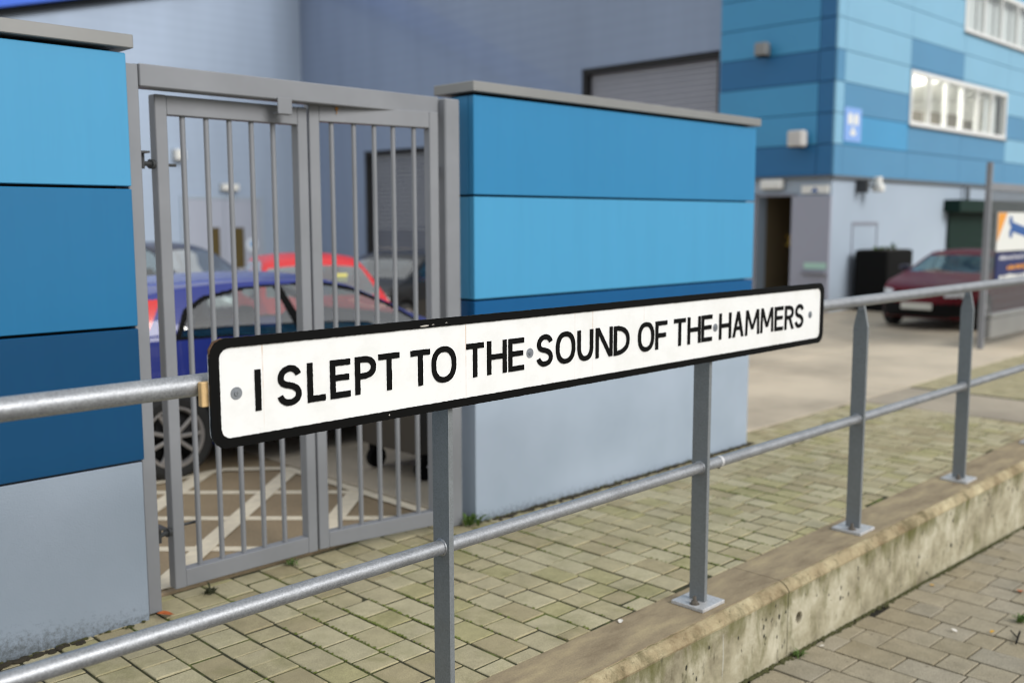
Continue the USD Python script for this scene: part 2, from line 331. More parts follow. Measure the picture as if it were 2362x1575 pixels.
M_arris = conc("worn_concrete_arris", lin(118, 100, 74), lin(156, 142, 112), lin(188, 176, 144), (0.075, 0.066, 0.028), 0.0)
M_conctop = usdkit.material(stage, "/World/Looks/brown_concrete_top", {
    "g": ("geometry", {}), "mp": ("mapping", {"scale": (3.0, 9.0, 9.0)}), "n": ("noise_texture", {"scale": 1.0, "detail": 8.0, "roughness": 0.65}),
    "r": ("rgb_ramp", {"ramp": [(0.30, lin(120, 105, 84)), (0.5, lin(147, 132, 107)), (0.72, lin(174, 158, 124))]}), "f": ("noise_texture", {"scale": 150.0, "detail": 3.0}),
    "fr": ("rgb_ramp", {"ramp": [(0.3, (0.85,) * 3), (0.7, (1.1,) * 3)]}), "mu": ("mix", {"mix_type": "multiply", "fac": 1.0}),
    "b": ("bump", {"strength": 0.35, "distance": 0.0015}), "p": ("principled_bsdf", {"roughness": 0.85, "specular_ior_level": 0.3})},
    [("g.position", "mp.vector"), ("mp.vector", "n.vector"), ("g.position", "f.vector"), ("n.fac", "r.fac"), ("r.color", "mu.color1"), ("f.fac", "fr.fac"), ("fr.color", "mu.color2"), ("mu.color", "p.base_color"), ("f.fac", "b.height"), ("b.normal", "p.normal")], surface="p.BSDF")

# painted render with algae splashes that thin out upwards
def render_mat(name, splash, reach, xfade, k=1.0):
    return usdkit.material(stage, "/World/Looks/" + name, {
    "g": ("geometry", {}), "s": ("separate_xyz", {}), "n": ("noise_texture", {"scale": 1.6, "detail": 5.0}), "r": ("rgb_ramp", {"ramp": [(0.3, sc(lin(151, 165, 181), k)), (0.7, sc(lin(167, 180, 197), k))]}),
    "sp": ("noise_texture", {"scale": 44.0, "detail": 12.0, "roughness": 0.86}), "z": ("map_range", {"from_min": 0.0, "from_max": reach, "to_min": splash, "to_max": -0.22, "clamp": True}),
    "xf": ("map_range", {"from_min": xfade[0], "from_max": xfade[1], "to_min": 0.10, "to_max": -0.08, "clamp": True}), "ad0": ("math", {"math_type": "add"}),
    "ad": ("math", {"math_type": "add"}), "dr": ("rgb_ramp", {"ramp": [(0.50, (0, 0, 0)), (0.62, (0.45,) * 3), (0.78, (0.95,) * 3)]}), "mx": ("mix", {"mix_type": "mix", "color2": (0.030, 0.030, 0.018)}),
    "sn": ("noise_texture", {"scale": 11.0, "detail": 6.0, "roughness": 0.8}), "sr": ("rgb_ramp", {"ramp": [(0.66, (0, 0, 0)), (0.76, (0.30,) * 3)]}), "mx2": ("mix", {"mix_type": "mix", "color2": (0.16, 0.17, 0.19)}),
    "f": ("noise_texture", {"scale": 140.0, "detail": 3.0}), "b": ("bump", {"strength": 0.4, "distance": 0.002}), "p": ("principled_bsdf", {"roughness": 0.75})},
    [("g.position", "s.vector"), ("g.position", "n.vector"), ("g.position", "sp.vector"), ("g.position", "f.vector"), ("g.position", "sn.vector"), ("n.fac", "r.fac"), ("s.z", "z.value"), ("s.x", "xf.value"), ("sp.fac", "ad0.value1"), ("xf.result", "ad0.value2"), ("ad0.value", "ad.value1"), ("z.result", "ad.value2"),
     ("ad.value", "dr.fac"), ("sn.fac", "sr.fac"), ("r.color", "mx2.color1"), ("sr.color", "mx2.fac"), ("mx2.color", "mx.color1"), ("dr.color", "mx.fac"), ("mx.color", "p.base_color"), ("f.fac", "b.height"), ("b.normal", "p.normal")], surface="p.BSDF")
M_render_l = render_mat("pale_blue_render", 0.13, 0.20, (0.9, 1.8), 0.70)  # same paint as the right wall, base darkened to put vignetting into colour
M_render_r = render_mat("pale_blue_render_clean", 0.05, 0.10, (3.0, 7.0), 0.92)

# ------------------------------------------------------------------ ground
def zout(x):
    return -0.302 - (np.clip(x, -6, 12) - 3.18) * 0.0294

obj("ground", bx(-260, 260, -260, 260, -1.6, -1.0), M_ground, kind="structure")

yard = thing("yard", kind="structure")
obj("sub_base", bx(-25, 45, 2.20, 45, -0.9, -0.034), M_bed, yard)
xs_y = [-25, -12, -6, -1.0, 3.2, 8.56, 13.0, 20, 30, 45]
ys_y = [3.62, 5.2, 9.5, 14, 19, 26, 45]
for a, b in zip(xs_y[:-1], xs_y[1:]):
    for c, d in zip(ys_y[:-1], ys_y[1:]):
        obj("concrete_slab", rbox(a + .006, b - .006, c + .006, d - .006, -0.03, 0, .004), M_yardshade if b <= 3.3 and c < 9 else M_yard, yard)
obj("drive_strip", rbox(7.62, 8.55, 2.20, 3.612, -0.03, -0.002, .004), M_strip, yard)

BEVEL = .0026
def paver(x0, x1, y0, y1, zf, top, depth=.028, e=None, r=rng):
    e = BEVEL if e is None else e
    tilt = [top + r.uniform(-.0016, .0016) for _ in range(4)]
    P = [(x0, y0), (x1, y0), (x1, y1), (x0, y1)]
    Q = [(x0 + e, y0 + e), (x1 - e, y0 + e), (x1 - e, y1 - e), (x0 + e, y1 - e)]
    v = [(x, y, zf(x) + t - depth) for (x, y), t in zip(P, tilt)] + [(x, y, zf(x) + t - e * .8) for (x, y), t in zip(P, tilt)] + [(x, y, zf(x) + t) for (x, y), t in zip(Q, tilt)]
    f = []
    for a in (0, 4):
        for i in range(4):
            j = (i + 1) % 4
            f += [(a + i, a + j, a + 4 + j), (a + i, a + 4 + j, a + 4 + i)]
    f += [(8, 9, 10), (8, 10, 11)]
    return trimesh.Trimesh(np.array(v), np.array(f), process=False)

def lay(parent, cols, y0, y1, lengths, zf, top, mats, far_name, cap=300, gap=.0085):
    r = random.Random(11)
    out = []
    for a, b in cols:
        y = y1 - r.uniform(0, lengths[-1])
        first = y1
        while first > y0 + .02:
            nxt = max(y, y0)
            if first - nxt > .03:
                out.append((a, b, nxt, first))
            first = nxt
            y = first - r.choice(lengths)
    out.sort(key=lambda q: math.hypot((q[0] + q[1]) / 2, (q[2] + q[3]) / 2))
    rest = []
    vis = lambda q: True
    for i, (a, b, c, d) in enumerate(out):
        m = paver(a + gap / 2 + r.uniform(0, .001), b - gap / 2 - r.uniform(0, .001), c + gap / 2, d - gap / 2 - r.uniform(0, .0015), zf, top + r.uniform(-.0035, .0015), r=r)
        k = r.choice([0, 0, 1, 2, 3, 4, 1][: len(mats) + 2]) % len(mats)
        if i < cap:
            obj("paver", m, mats[k], parent, smooth=False)
        else:
            rest.append((k, m))
    for k in range(len(mats)):
        ms = [m for q, m in rest if q == k]
        if ms:
            obj(far_name, cat(*ms), mats[k], parent, smooth=False, kind="stuff")

fore = thing("forecourt_paving", kind="structure")
obj("joint_bed", bx(-3, 16, 2.20, 3.615, -0.032, -0.0075), M_bed, fore)
W = 0.1278
def cols(a, b, w, x0):
    k0 = math.ceil((a - x0) / w)
    return [(x0 + k * w, x0 + (k + 1) * w) for k in range(k0, int((b - x0) / w))]
lay(fore, cols(0.85, 7.62, W, 1.344), 2.203, 3.612, [.105, .135, .165, .165], lambda x: 0, -.003, M_pav, "far_pavers")
obj("far_pavers", cat(*[paver(a + .003, b - .003, y + .003, y + .157, lambda x: 0, -.003 + rng.uniform(-.002, .001)) for a, b in cols(8.6, 14.5, W, 1.344) for y in np.arange(2.21, 3.5, .16)]), M_pav[0], fore, smooth=False, kind="stuff")

BEVEL = .0022
# street pavement, a little lower and falling to the right
street = thing("street_pavement", kind="structure")
xg = np.linspace(-8, 16, 49)
def sheet(x, y0, y1, dz):
    v = np.array([(a, b, zout(a) + dz) for a in x for b in (y0, y1)]); n = len(x)
    f = []
    for i in range(n - 1):
        a = 2 * i; f += [(a, a + 2, a + 3), (a, a + 3, a + 1)]
    return trimesh.Trimesh(v, np.array(f), process=False)
obj("joint_bed", sheet(xg, -9, 1.95, -.011), mat("dark_gritty_joint", (0.024, 0.021, 0.013), 0.95, noise=(6, 0.5)), street)
lay(street, cols(2.6, 8.3, .1695, 3.557), .75, 1.925, [.12, .155, .195, .24], zout, 0.0, M_out, "far_pavers", cap=290, gap=.0075)
lay(street, cols(-2.5, 8.3, .1695, 3.557), -2.2, .75, [.12, .155, .195, .24], zout, 0.0, M_out, "far_pavers", cap=0, gap=.006)

# crossed white lines on the yard behind the gate
def line(name, pts, w, z):
    return extr(LineString(pts).buffer(w / 2, cap_style="flat", join_style="mitre"), .002, "xy", z)
hat = thing("hatched_floor_marking", "crossed white painted lines on the yard floor behind the grey gate", "road marking")
zone = sbox(0.3, 3.75, 3.12, 5.25)
zone = Polygon([(0.4, 3.66), (3.13, 3.66), (3.13, 4.98), (2.86, 5.22), (0.4, 5.22)])
for c in (4.80, 5.44, 6.08, 6.73, 7.40):
    g = LineString([(c - 8, 8), (c + 2, -2)]).buffer(.029, cap_style="flat").intersection(zone)
    if not g.is_empty: obj("painted_line", extr(g, .002, "xy", .0015), M_line, hat)
for c in (1.54, 2.18, 2.82, 3.46, 4.1):
    g = LineString([(-1, c - .88), (5, c + 4.4)]).buffer(.046, cap_style="flat").intersection(zone)
    if not g.is_empty: obj("painted_line", extr(g, .002, "xy", .0045), M_line, hat)
obj("border_line", extr(LineString([(3.13, 3.66), (3.13, 4.98), (2.86, 5.22), (0.4, 5.22)]).buffer(.03, cap_style="flat", join_style="mitre"), .002, "xy", .0075), M_line, hat)

# ------------------------------------------------------------------ concrete upstand that carries the railing
up_w = thing("retaining_wall", "low mossy concrete upstand under the galvanised railing, between the two pavings", "low wall")
prof = Polygon([(2.196, 0.0), (1.964, 0.0), (1.934, -0.032), (1.934, -0.9), (2.196, -0.9)])
def prism(x0, x1, pr):
    return extr(pr, x1 - x0, "yz", x0)
hole = cyl((3.62, 1.90, -.17), (3.62, 2.06, -.17), .026, 28)
mm = lambda t: m3.Manifold(m3.Mesh(np.asarray(t.vertices, np.float32), np.asarray(t.faces, np.uint32)))
pr2 = Polygon([(2.196, -0.003), (1.970, -0.003), (1.938, -0.035), (1.936, -0.038), (1.936, -0.9), (2.196, -0.9)])
xj = [-6.0, -1.0, 3.528, 8.3, 12.6, 16]
for a, b in zip(xj[:-1], xj[1:]):
    nx = max(2, int((b - a) / .02))
    body = prism(a + .0025, b - .0025, pr2)
    if a < 3.62 < b:
        q = mm(body) - mm(hole); q = q.to_mesh(); body = trimesh.Trimesh(q.vert_properties[:, :3], q.tri_verts, process=False)
    obj("concrete_section", body, M_conc, up_w)
    # the worn, chamfered front edge: a lumpy strip 2 mm proud of the body
    xs = np.arange(a + .003, b - .002, .011); r = np.random.RandomState(int(a * 10) + 300)
    nr = lambda k: np.convolve(r.rand(len(xs) + 4), [.1, .2, .4, .2, .1], "valid")[:len(xs)] * k
    rows = [np.stack([xs, 1.972 + nr(.004), -.0022 + 0 * xs], 1), np.stack([xs, 1.9615 + nr(.004), -.0062 + nr(.003)], 1), np.stack([xs, 1.949 - nr(.003), -.019 + nr(.004)], 1), np.stack([xs, 1.9345 - nr(.002), -.032 - nr(.004)], 1), np.stack([xs, 1.9350 + 0 * xs, -.040 - nr(.005)], 1), np.stack([xs, 1.9372 + 0 * xs, -.042 - nr(.005)], 1)]
    v = np.concatenate(rows); n_ = len(xs); f = []
    for q in range(5):
        for i in range(n_ - 1):
            c0 = q * n_ + i; f += [(c0, c0 + n_, c0 + n_ + 1), (c0, c0 + n_ + 1, c0 + 1)]
    obj("arris", trimesh.Trimesh(v, f, process=False), M_arris, up_w, smooth=18)
    # the worn top bed with a broken front arris
    xs = np.arange(a + .003, b, .012); r = np.random.RandomState(int(a * 10) + 100)
    e = 1.974 + .005 * (r.rand(len(xs)) ** 3) + np.where(r.rand(len(xs)) > .95, .006, 0)
    e = np.convolve(np.pad(e, 1, mode="edge"), [.25, .5, .25], "valid")
    pts = [(x, 2.195) for x in (xs[0], xs[-1])]
    poly = Polygon([(xs[0], 2.195)] + list(zip(xs, e)) + [(xs[-1], 2.195)])
    obj("top_bed", extr(poly, .003, "xy", -.0025), M_conctop, up_w)
wp = trimesh.creation.annulus(r_min=.0215, r_max=.0255, height=.10, sections=28)
wp.apply_transform(trimesh.geometry.align_vectors([0, 0, 1], [0, 1, 0])); wp.apply_translation((3.62, 1.99, -.17))
obj("weep_pipe", wp, mat("weep_pipe_grey", lin(150, 142, 122), 0.7), up_w)
r = np.random.RandomState(3); zz = np.linspace(-.07, -.25, 20)
lw = .0028 * np.sin(np.linspace(.25, 2.9, 20)) + r.uniform(-.0005, .0005, 20); lc = 3.056 + .002 * np.sin(zz * 30)
obj("lime_run", extr(Polygon(list(zip(lc - lw, zz)) + list(zip(lc + lw, zz))[::-1]).buffer(0), .0006, "xz", 1.9356), mat("lime_white", (0.42, 0.41, 0.36), 0.85), up_w)

# pits in the cast face: dark bumps, the shade of the hollows painted
pits = []
r = np.random.RandomState(4)
ctr = [(r.uniform(2.5, 7.8), -.06 - .2 * r.rand()) for _ in range(16)]
for i in range(170):
    if i < 100: c0 = ctr[i % 16]; x, z = c0[0] + r.normal(0, .09), c0[1] + r.normal(0, .035)
    else: x, z = r.uniform(2.4, 8), -.055 - .27 * r.rand() ** 1.4
    if z < zout(x) + .03 or z > -.052: continue
    w = r.choice([.003, .004, .0055, .0075])
    q = trimesh.creation.icosphere(1, w); q.vertices *= 1 + .5 * (r.rand(len(q.vertices), 1) - .5)
    q.apply_scale((1, .16, r.uniform(1, 2.4))); q.apply_translation((x, 1.9362, z)); pits.append(q)
for i in range(70):
    x = r.uniform(2.4, 8); u = r.rand(); w = r.choice([.0018, .0026, .004])
    q = trimesh.creation.icosphere(1, w); q.vertices *= 1 + .5 * (r.rand(len(q.vertices), 1) - .5); q.apply_scale((r.uniform(.8, 2), .45, .45)); q.apply_translation((x, 1.9665 - .031 * u, -.0035 - .030 * u)); pits.append(q)
obj("surface_pits", cat(*pits), mat("pit_shade", (0.018, 0.018, 0.010), 0.95), up_w, kind="stuff", smooth=True)

# ------------------------------------------------------------------ clad walls either side of the gate
def clad_wall(label, x0, x1, tones, render, depth=.235):
    t = thing("clad_wall", label, "wall", group="blue panelled walls by the gate")
    y0, y1 = 3.424, 3.424 + depth
    obj("rendered_base", rbox(x0 + .006, x1 - .006, y0 + .006, y1 - .006, -.02, .588, .003), render, t)
    obj("core", bx(x0 + .04, x1 - .04, y0 + .04, y1 - .04, .588, 2.036), M_gap, t)
    zs = [.592, 1.077, 1.567, 2.030]
    for i in range(3):
        k = tones[i]
        obj("panel", rbox(x0, x1, y0, y0 + .036, zs[i] + .005, zs[i + 1] - .005, .003), M_bl[k], t)
        obj("panel", rbox(x0 + .03, x1 - .03, y1 - .036, y1, zs[i] + .005, zs[i + 1] - .005, .003), M_bl[k], t)
        for xa in (x0, x1 - .036):
            obj("panel", rbox(xa, xa + .036, y0 + .0375, y1 - .0375, zs[i] + .005, zs[i + 1] - .005, .002), M_bl[k], t)
    obj("coping", rbox(x0 - .02, x1 + .02, y0 - .022, y1 + .022, 2.040, 2.086, .003), M_cop, t)
    return t
wl = clad_wall("blue panelled wall left of the grey gate, dark panel at the bottom", -2.2, 1.56, (2, 1, 0), M_render_l)
wr = clad_wall("blue panelled wall right of the gate, behind the street sign", 3.195, 5.642, (4, 0, 3), M_render_r)

# ------------------------------------------------------------------ gate
gate = thing("double_gate", "grey steel barred double gate between the two blue walls", "gate")
obj("gate_post", rbox(1.566, 1.618, 3.46, 3.60, 0, 1.998, .003), M_gate, gate)
obj("gate_post", cat(rbox(3.042, 3.132, 3.448, 3.56, 0, 2.0, .006)), M_gate, gate)
obj("lintel", rbox(1.636, 3.041, 3.49, 3.575, 1.927, 2.007, .004), M_gate, gate)
obj("lintel_end", rbox(1.6185, 1.6355, 3.50, 3.57, 1.925, 2.005, .002), M_gatedark, gate)
obj("stop_bracket", cat(rbox(2.196, 2.262, 3.484, 3.4895, 1.872, 1.936, .002), bx(2.196, 2.262, 3.4895, 3.52, 1.872, 1.878)), M_gate, gate)

def leaf(p, q, zb, zt, bars, name="leaf"):
    p, q = np.array(p, float), np.array(q, float)
    d = q - p; Lf = np.linalg.norm(d); d /= Lf
    ang = math.atan2(d[1], d[0])
    T = trimesh.transformations.rotation_matrix(ang, [0, 0, 1]); T[:3, 3] = (p[0], p[1], 0)
    def place(m):
        m = m.copy(); m.apply_transform(T); return m
    s, dp = .047, .05
    fr = sub(name, gate)
    obj("stile", place(rbox(0, s, 0, dp, zb, zt, .003)), M_gate, fr)
    obj("stile", place(rbox(Lf - s, Lf, 0, dp, zb, zt, .003)), M_gate, fr)
    obj("top_rail", place(rbox(s - .001, Lf - s + .001, .001, dp - .001, zt - .072, zt - .001, .003)), M_gate, fr)
    obj("bottom_rail", place(rbox(s - .001, Lf - s + .001, .001, dp - .001, zb + .001, zb + .07, .003)), M_gate, fr)
    for b in bars:
        obj("bar", place(cyl((b, dp / 2, zb + .069), (b, dp / 2, zt - .071), .0105, 14)), M_gate, fr)
    return fr, place
# bar offsets measured along each leaf
lf1, pl1 = leaf((1.722, 3.560), (2.378, 3.555), .028, 1.914, [.118, .215, .313, .409, .507])
lf2, pl2 = leaf((2.386, 3.555), (3.004, 3.452), .030, 1.934, [.112, .216, .314, .407, .512])
# hinges, drop bolts and a rust spot
for z in (1.66, .26):
    obj("hinge", cat(bx(1.618, 1.668, 3.50, 3.56, z + .035, z + .043), cyl((1.652, 3.53, z - .02), (1.652, 3.53, z + .035), .008, 12), cyl((1.652, 3.545, z), (1.722, 3.58, z), .009, 12), cyl((1.700, 3.57, z), (1.714, 3.575, z), .018, 14)), M_gatedark, gate)
    obj("hinge", cat(bx(2.985, 3.03, 3.50, 3.54, z + .03, z + .038), cyl((3.012, 3.51, z - .01), (3.012, 3.51, z + .03), .008, 12), cyl((2.99, 3.49, z + .005), (3.03, 3.51, z + .005), .012, 12)), M_gate, gate)
obj("bolt_arm", cyl((1.765, 3.60, 1.66), (1.815, 3.60, 1.66), .006, 10), M_gatedark, gate)
obj("bolt_arm", cyl((1.765, 3.62, .26), (1.85, 3.62, .262), .006, 10), M_gatedark, gate)
obj("rust_spot", extr(Point(2.51, 1.918).buffer(.008).union(sbox(2.5085, 1.895, 2.5115, 1.915)), .001, "xz", 3.5315), M_rustm, gate)

# ------------------------------------------------------------------ railing
RY = 2.075
rail = thing("guard_railing", "galvanised tube and flat post railing running along the concrete upstand", "railing")
obj("top_rail", cyl((-2.5, RY, 1.083), (13.5, RY, 1.083), .0252, 40), M_rail, rail)
obj("mid_rail", cyl((-2.5, RY, .527), (13.5, RY, .540), .0212, 36), M_rail, rail)
for i, x in enumerate((.51, 1.809, 3.092, 4.370, 5.650, 6.930, 8.21, 9.49, 10.77)):
    t2, w2 = .0085, .034
    pp = Polygon([(RY - w2, .012), (RY + w2, .012), (RY + w2, .962), (RY + .013, 1.061), (RY - .013, 1.061), (RY - w2, .962)])
    pm = extr(pp, 2 * t2, "yz", x - t2)
    po = obj("post", pm, M_post, rail, smooth=False)
    obj("base_plate", rbox(x - .073, x + .073, RY - .072, RY + .072, .001, .0145, .0015), M_plate, po)
    for s in (-1, 1):
        obj("anchor_bolt", cat(cyl((x + s * .045, RY + s * .015, .0140), (x + s * .045, RY + s * .015, .0160), .019, 20), cyl((x + s * .045, RY + s * .015, .016), (x + s * .045, RY + s * .015, .027), .013, 6), cyl((x + s * .045, RY + s * .015, .02), (x + s * .045, RY + s * .015, .044), .007, 12)), M_bolt, po)
    w = trimesh.creation.torus(.0215, .0045, major_sections=28, minor_sections=8)
    w.apply_transform(trimesh.geometry.align_vectors([0, 0, 1], [1, 0, 0]))
    zm = .527 + .013 * (x + 2.5) / 16
    a, b = w.copy(), w.copy(); a.apply_translation((x - t2, RY, zm)); b.apply_translation((x + t2, RY, zm))
    obj("weld_bead", cat(a, b), M_rail, po)
    obj("saddle", cat(cyl((x - .012, RY, 1.052), (x + .012, RY, 1.052), .013, 14)), M_rail, po)
sl = cat(cyl((3.205, RY, .5318), (3.222, RY, .5318), .0225, 32))
obj("joint_sleeve", sl, M_plate, rail)
obj("joint_screw", cyl((3.214, RY, .505), (3.214, RY, .512), .006, 10), M_bolt, rail)

# ------------------------------------------------------------------ the street-name style sign
sign = thing("street_sign", "long white sign with black border and raised black capitals on the railing", "sign")
SX0, SX1, SZ0, SZ1, SY = 1.077, 3.894, .939, 1.190, 2.022
def rrect(x0, z0, x1, z1, r):
    return sbox(x0 + r, z0 + r, x1 - r, z1 - r).buffer(r, quad_segs=10)
outer = rrect(SX0, SZ0, SX1, SZ1, .040); inner = rrect(SX0 + .024, SZ0 + .022, SX1 - .024, SZ1 - .022, .026)
obj("plate", extr(outer.buffer(-.002), .008, "xz", SY), M_sign, sign)
r = np.random.RandomState(2)
bo = Polygon([(x + r.uniform(-.0006, .0006), z + r.uniform(-.0006, .0006)) for x, z in LineString(outer.exterior.coords).segmentize(.006).coords[:-1]])
bi = Polygon([(x + r.uniform(-.0005, .0005), z + r.uniform(-.0006, .0006)) for x, z in LineString(inner.exterior.coords).segmentize(.005).coords[:-1]])
obj("border", extr(bo.buffer(0).difference(bi.buffer(0)), .0065, "xz", SY - .0045), M_ltr, sign)

ST = .0152      # stroke
def bar(x0, y0, x1, y1, w=ST, hw=None):
    return LineString([(x0, y0), (x1, y1)]).buffer(w / 2, cap_style="flat")
def ring(x0, y0, x1, y1, n=3.0, st=ST):
    cx, cy, a, b = (x0 + x1) / 2, (y0 + y1) / 2, (x1 - x0) / 2, (y1 - y0) / 2
    t = np.linspace(0, 2 * np.pi, 72, endpoint=False)
    def se(a, b): return Polygon([(cx + a * np.sign(np.cos(u)) * abs(np.cos(u)) ** (2 / n), cy + b * np.sign(np.sin(u)) * abs(np.sin(u)) ** (2 / n)) for u in t])
    return se(a, b).difference(se(a - st, b - st))
def glyph(ch, w, h=.096):
    s, q = ST, ST / 2
    if ch == "I": return sbox(0, 0, w, h)
    if ch == "L": return unary_union([sbox(0, 0, s, h), sbox(0, 0, w, s)])
    if ch == "E": return unary_union([sbox(0, 0, s, h), sbox(0, 0, w, s), sbox(0, h - s, w, h), sbox(0, h * .5 - q + .003, w * .93, h * .5 + q + .003)])
    if ch == "F": return unary_union([sbox(0, 0, s, h), sbox(0, h - s, w, h), sbox(0, h * .5 - q - .001, w * .90, h * .5 + q - .001)])
    if ch == "T": return unary_union([sbox(0, h - s, w, h), sbox(w / 2 - q, 0, w / 2 + q, h)])
    if ch == "H": return unary_union([sbox(0, 0, s, h), sbox(w - s, 0, w, h), sbox(0, h / 2 - q + .002, w, h / 2 + q + .002)])
    if ch == "O": return ring(0, -.0015, w, h + .0015, 2.3)
    if ch == "U":
        o = ring(0, -.0015, w, h, 2.5).intersection(sbox(0, -.01, w, h * .42))
        return unary_union([o, sbox(0, h * .41, s, h), sbox(w - s, h * .41, w, h)])
    if ch == "N":
        d = Polygon([(0, h), (s * 1.15, h), (w, 0), (w - s * 1.15, 0)])
        return unary_union([sbox(0, 0, s * .95, h), sbox(w - s * .95, 0, w, h), d])
    if ch == "D":
        o = ring(-w * .75, 0, w, h, 2.3).intersection(sbox(w * .30, -.01, w, h + .01))
        return unary_union([sbox(0, 0, s, h), sbox(0, 0, w * .31, s), sbox(0, h - s, w * .31, h), o])
    if ch in "PR":
        z = h * .40 if ch == "P" else h * .42
        o = ring(-w * .2, z, w * (1 if ch == "P" else .95), h, 2.3).intersection(sbox(w * .45, 0, w, h + .01))
        g = [sbox(0, 0, s, h), sbox(0, h - s, w * .46, h), sbox(0, z, w * .46, z + s), o]
        if ch == "R": g.append(Polygon([(w * .40, z + s * .5), (w * .40 + s * 1.1, z + s * .5), (w, 0), (w - s * 1.12, 0)]))
        return unary_union(g)
    if ch == "A":
        a = Polygon([(0, 0), (s * 1.03, 0), (w / 2 + s * .5, h), (w / 2 - s * .5, h)]); b = Polygon([(w, 0), (w - s * 1.03, 0), (w / 2 - s * .5, h), (w / 2 + s * .5, h)])
        return unary_union([a, b, sbox(w * .22, h * .27, w * .78, h * .27 + s * .92)])
    if ch == "M":
        g = [Polygon([(0, 0), (s * .92, 0), (s * 1.12, h), (s * .3, h)]), Polygon([(w, 0), (w - s * .92, 0), (w - s * 1.12, h), (w - s * .3, h)]),
             Polygon([(s * .3, h), (s * 1.3, h), (w / 2 + s * .45, h * .22), (w / 2 - s * .45, h * .22)]), Polygon([(w - s * .3, h), (w - s * 1.3, h), (w / 2 - s * .45, h * .22), (w / 2 + s * .45, h * .22)])]
        return unary_union(g)
    if ch == "S":
        P = np.array([(.965, .80), (.84, .925), (.66, .985), (.44, .985), (.20, .92), (.06, .78), (.08, .645), (.24, .555), (.50, .505), (.78, .435), (.95, .32), (.955, .17), (.80, .055), (.56, .008), (.33, .02), (.14, .09), (.015, .215)])
        P = P * [(w - s), (h + .002 - s)] + [q, q - .001]
        t = np.r_[0, np.cumsum(np.linalg.norm(np.diff(P, axis=0), axis=1))]
        cs = CubicSpline(t, P); c = cs(np.linspace(0, t[-1], 70))
        return LineString(c).buffer(q, cap_style="flat")
TEXT = [("I", 1.191, 1.206), ("S", 1.249, 1.317), ("L", 1.333, 1.384), ("E", 1.399, 1.459), ("P", 1.474, 1.539), ("T", 1.548, 1.616), ("T", 1.654, 1.720), ("O", 1.726, 1.814), ("T", 1.853, 1.919),
        ("H", 1.933, 2.010), ("E", 2.018, 2.082), ("S", 2.136, 2.208), ("O", 2.222, 2.310), ("U", 2.321, 2.396), ("N", 2.409, 2.493), ("D", 2.500, 2.581), ("O", 2.627, 2.715), ("F", 2.723, 2.789),
        ("T", 2.829, 2.898), ("H", 2.911, 2.991), ("E", 2.997, 3.064), ("H", 3.110, 3.190), ("A", 3.200, 3.276), ("M", 3.288, 3.388), ("M", 3.397, 3.492), ("E", 3.502, 3.567), ("R", 3.580, 3.652), ("S", 3.660, 3.730)]
r = np.random.RandomState(9)
for ch, a, b in TEXT:
    g = glyph(ch, b - a)
    g = affinity.translate(g, a, 1.0155 + r.uniform(-.0008, .0008))
    def rough(c): 
        cc = LineString(c).segmentize(.005).coords[:-1]
        return [(x + r.uniform(-.0005, .0005), z + r.uniform(-.0005, .0005)) for x, z in cc]
    ps = [Polygon(rough(p.exterior.coords), [rough(h.coords) for h in p.interiors]).buffer(0) for p in getattr(g, "geoms", [g])]
    obj("letter_" + ch.lower(), extr(unary_union(ps), .0035, "xz", SY - .003), M_ltr, sign)
for x in (1.143, 2.108, 3.086, 3.786):
    z = 1.062; rr = .0145
    ws = obj("washer", cyl((x, SY - .0015, z), (x, SY + .001, z), rr, 32), M_scr, sign)
    hd = mm(cyl((x, SY - .0045, z), (x, SY - .001, z), .006, 24, .0068)) - mm(bx(x - .0035, x + .0035, SY - .006, SY - .003, z - .0007, z + .0007)) - mm(bx(x - .0007, x + .0007, SY - .006, SY - .003, z - .0035, z + .0035))
    obj("screw", hd, M_scr, ws)
obj("paint_chip", extr(Polygon([(1.683, 1.1735), (1.692, 1.1755), (1.706, 1.176), (1.716, 1.1745), (1.712, 1.1720), (1.700, 1.1715), (1.690, 1.1720)]), .0006, "xz", SY - .0050), M_chip, sign)
obj("paint_chip", extr(Polygon([(1.724, 1.1752), (1.730, 1.1762), (1.735, 1.1750), (1.729, 1.1742)]), .0006, "xz", SY - .0050), M_chip, sign)
obj("paint_chip", extr(Polygon([(1.772, 1.177), (1.778, 1.178), (1.782, 1.1768), (1.776, 1.1762)]), .0006, "xz", SY - .0050), M_chip, sign)
obj("paint_chip", extr(Polygon([(1.575, .9505), (1.578, .954), (1.580, .9515), (1.577, .949)]), .0006, "xz", SY - .0050), M_chip, sign)
obj("edge_rust", extr(Polygon([(1.0775, 1.135), (1.079, 1.165), (1.090, 1.182), (1.11, 1.189), (1.109, 1.191), (1.088, 1.1845), (1.0765, 1.167)]), .006, "xz", SY - .004), mat("rusty_edge", (0.10, 0.05, 0.025), 0.8, noise=(120, 0.4)), sign)
for a, b in ((1.063, 1.16), (2.06, 2.16), (3.04, 3.14), (3.74, 3.83)):
    obj("timber_packer", rbox(a, b, SY + .0085, RY - .026, 1.038, 1.094, .002), M_wood, sign)

# ------------------------------------------------------------------ the industrial building
bld = thing("industrial_building", "blue and grey clad industrial building with roller shutters behind the yard", "building")
XA, YB = 14.688, 7.53
zj = [2.150 + .4815 * k for k in range(15)]
Z_TOP = zj[-1]
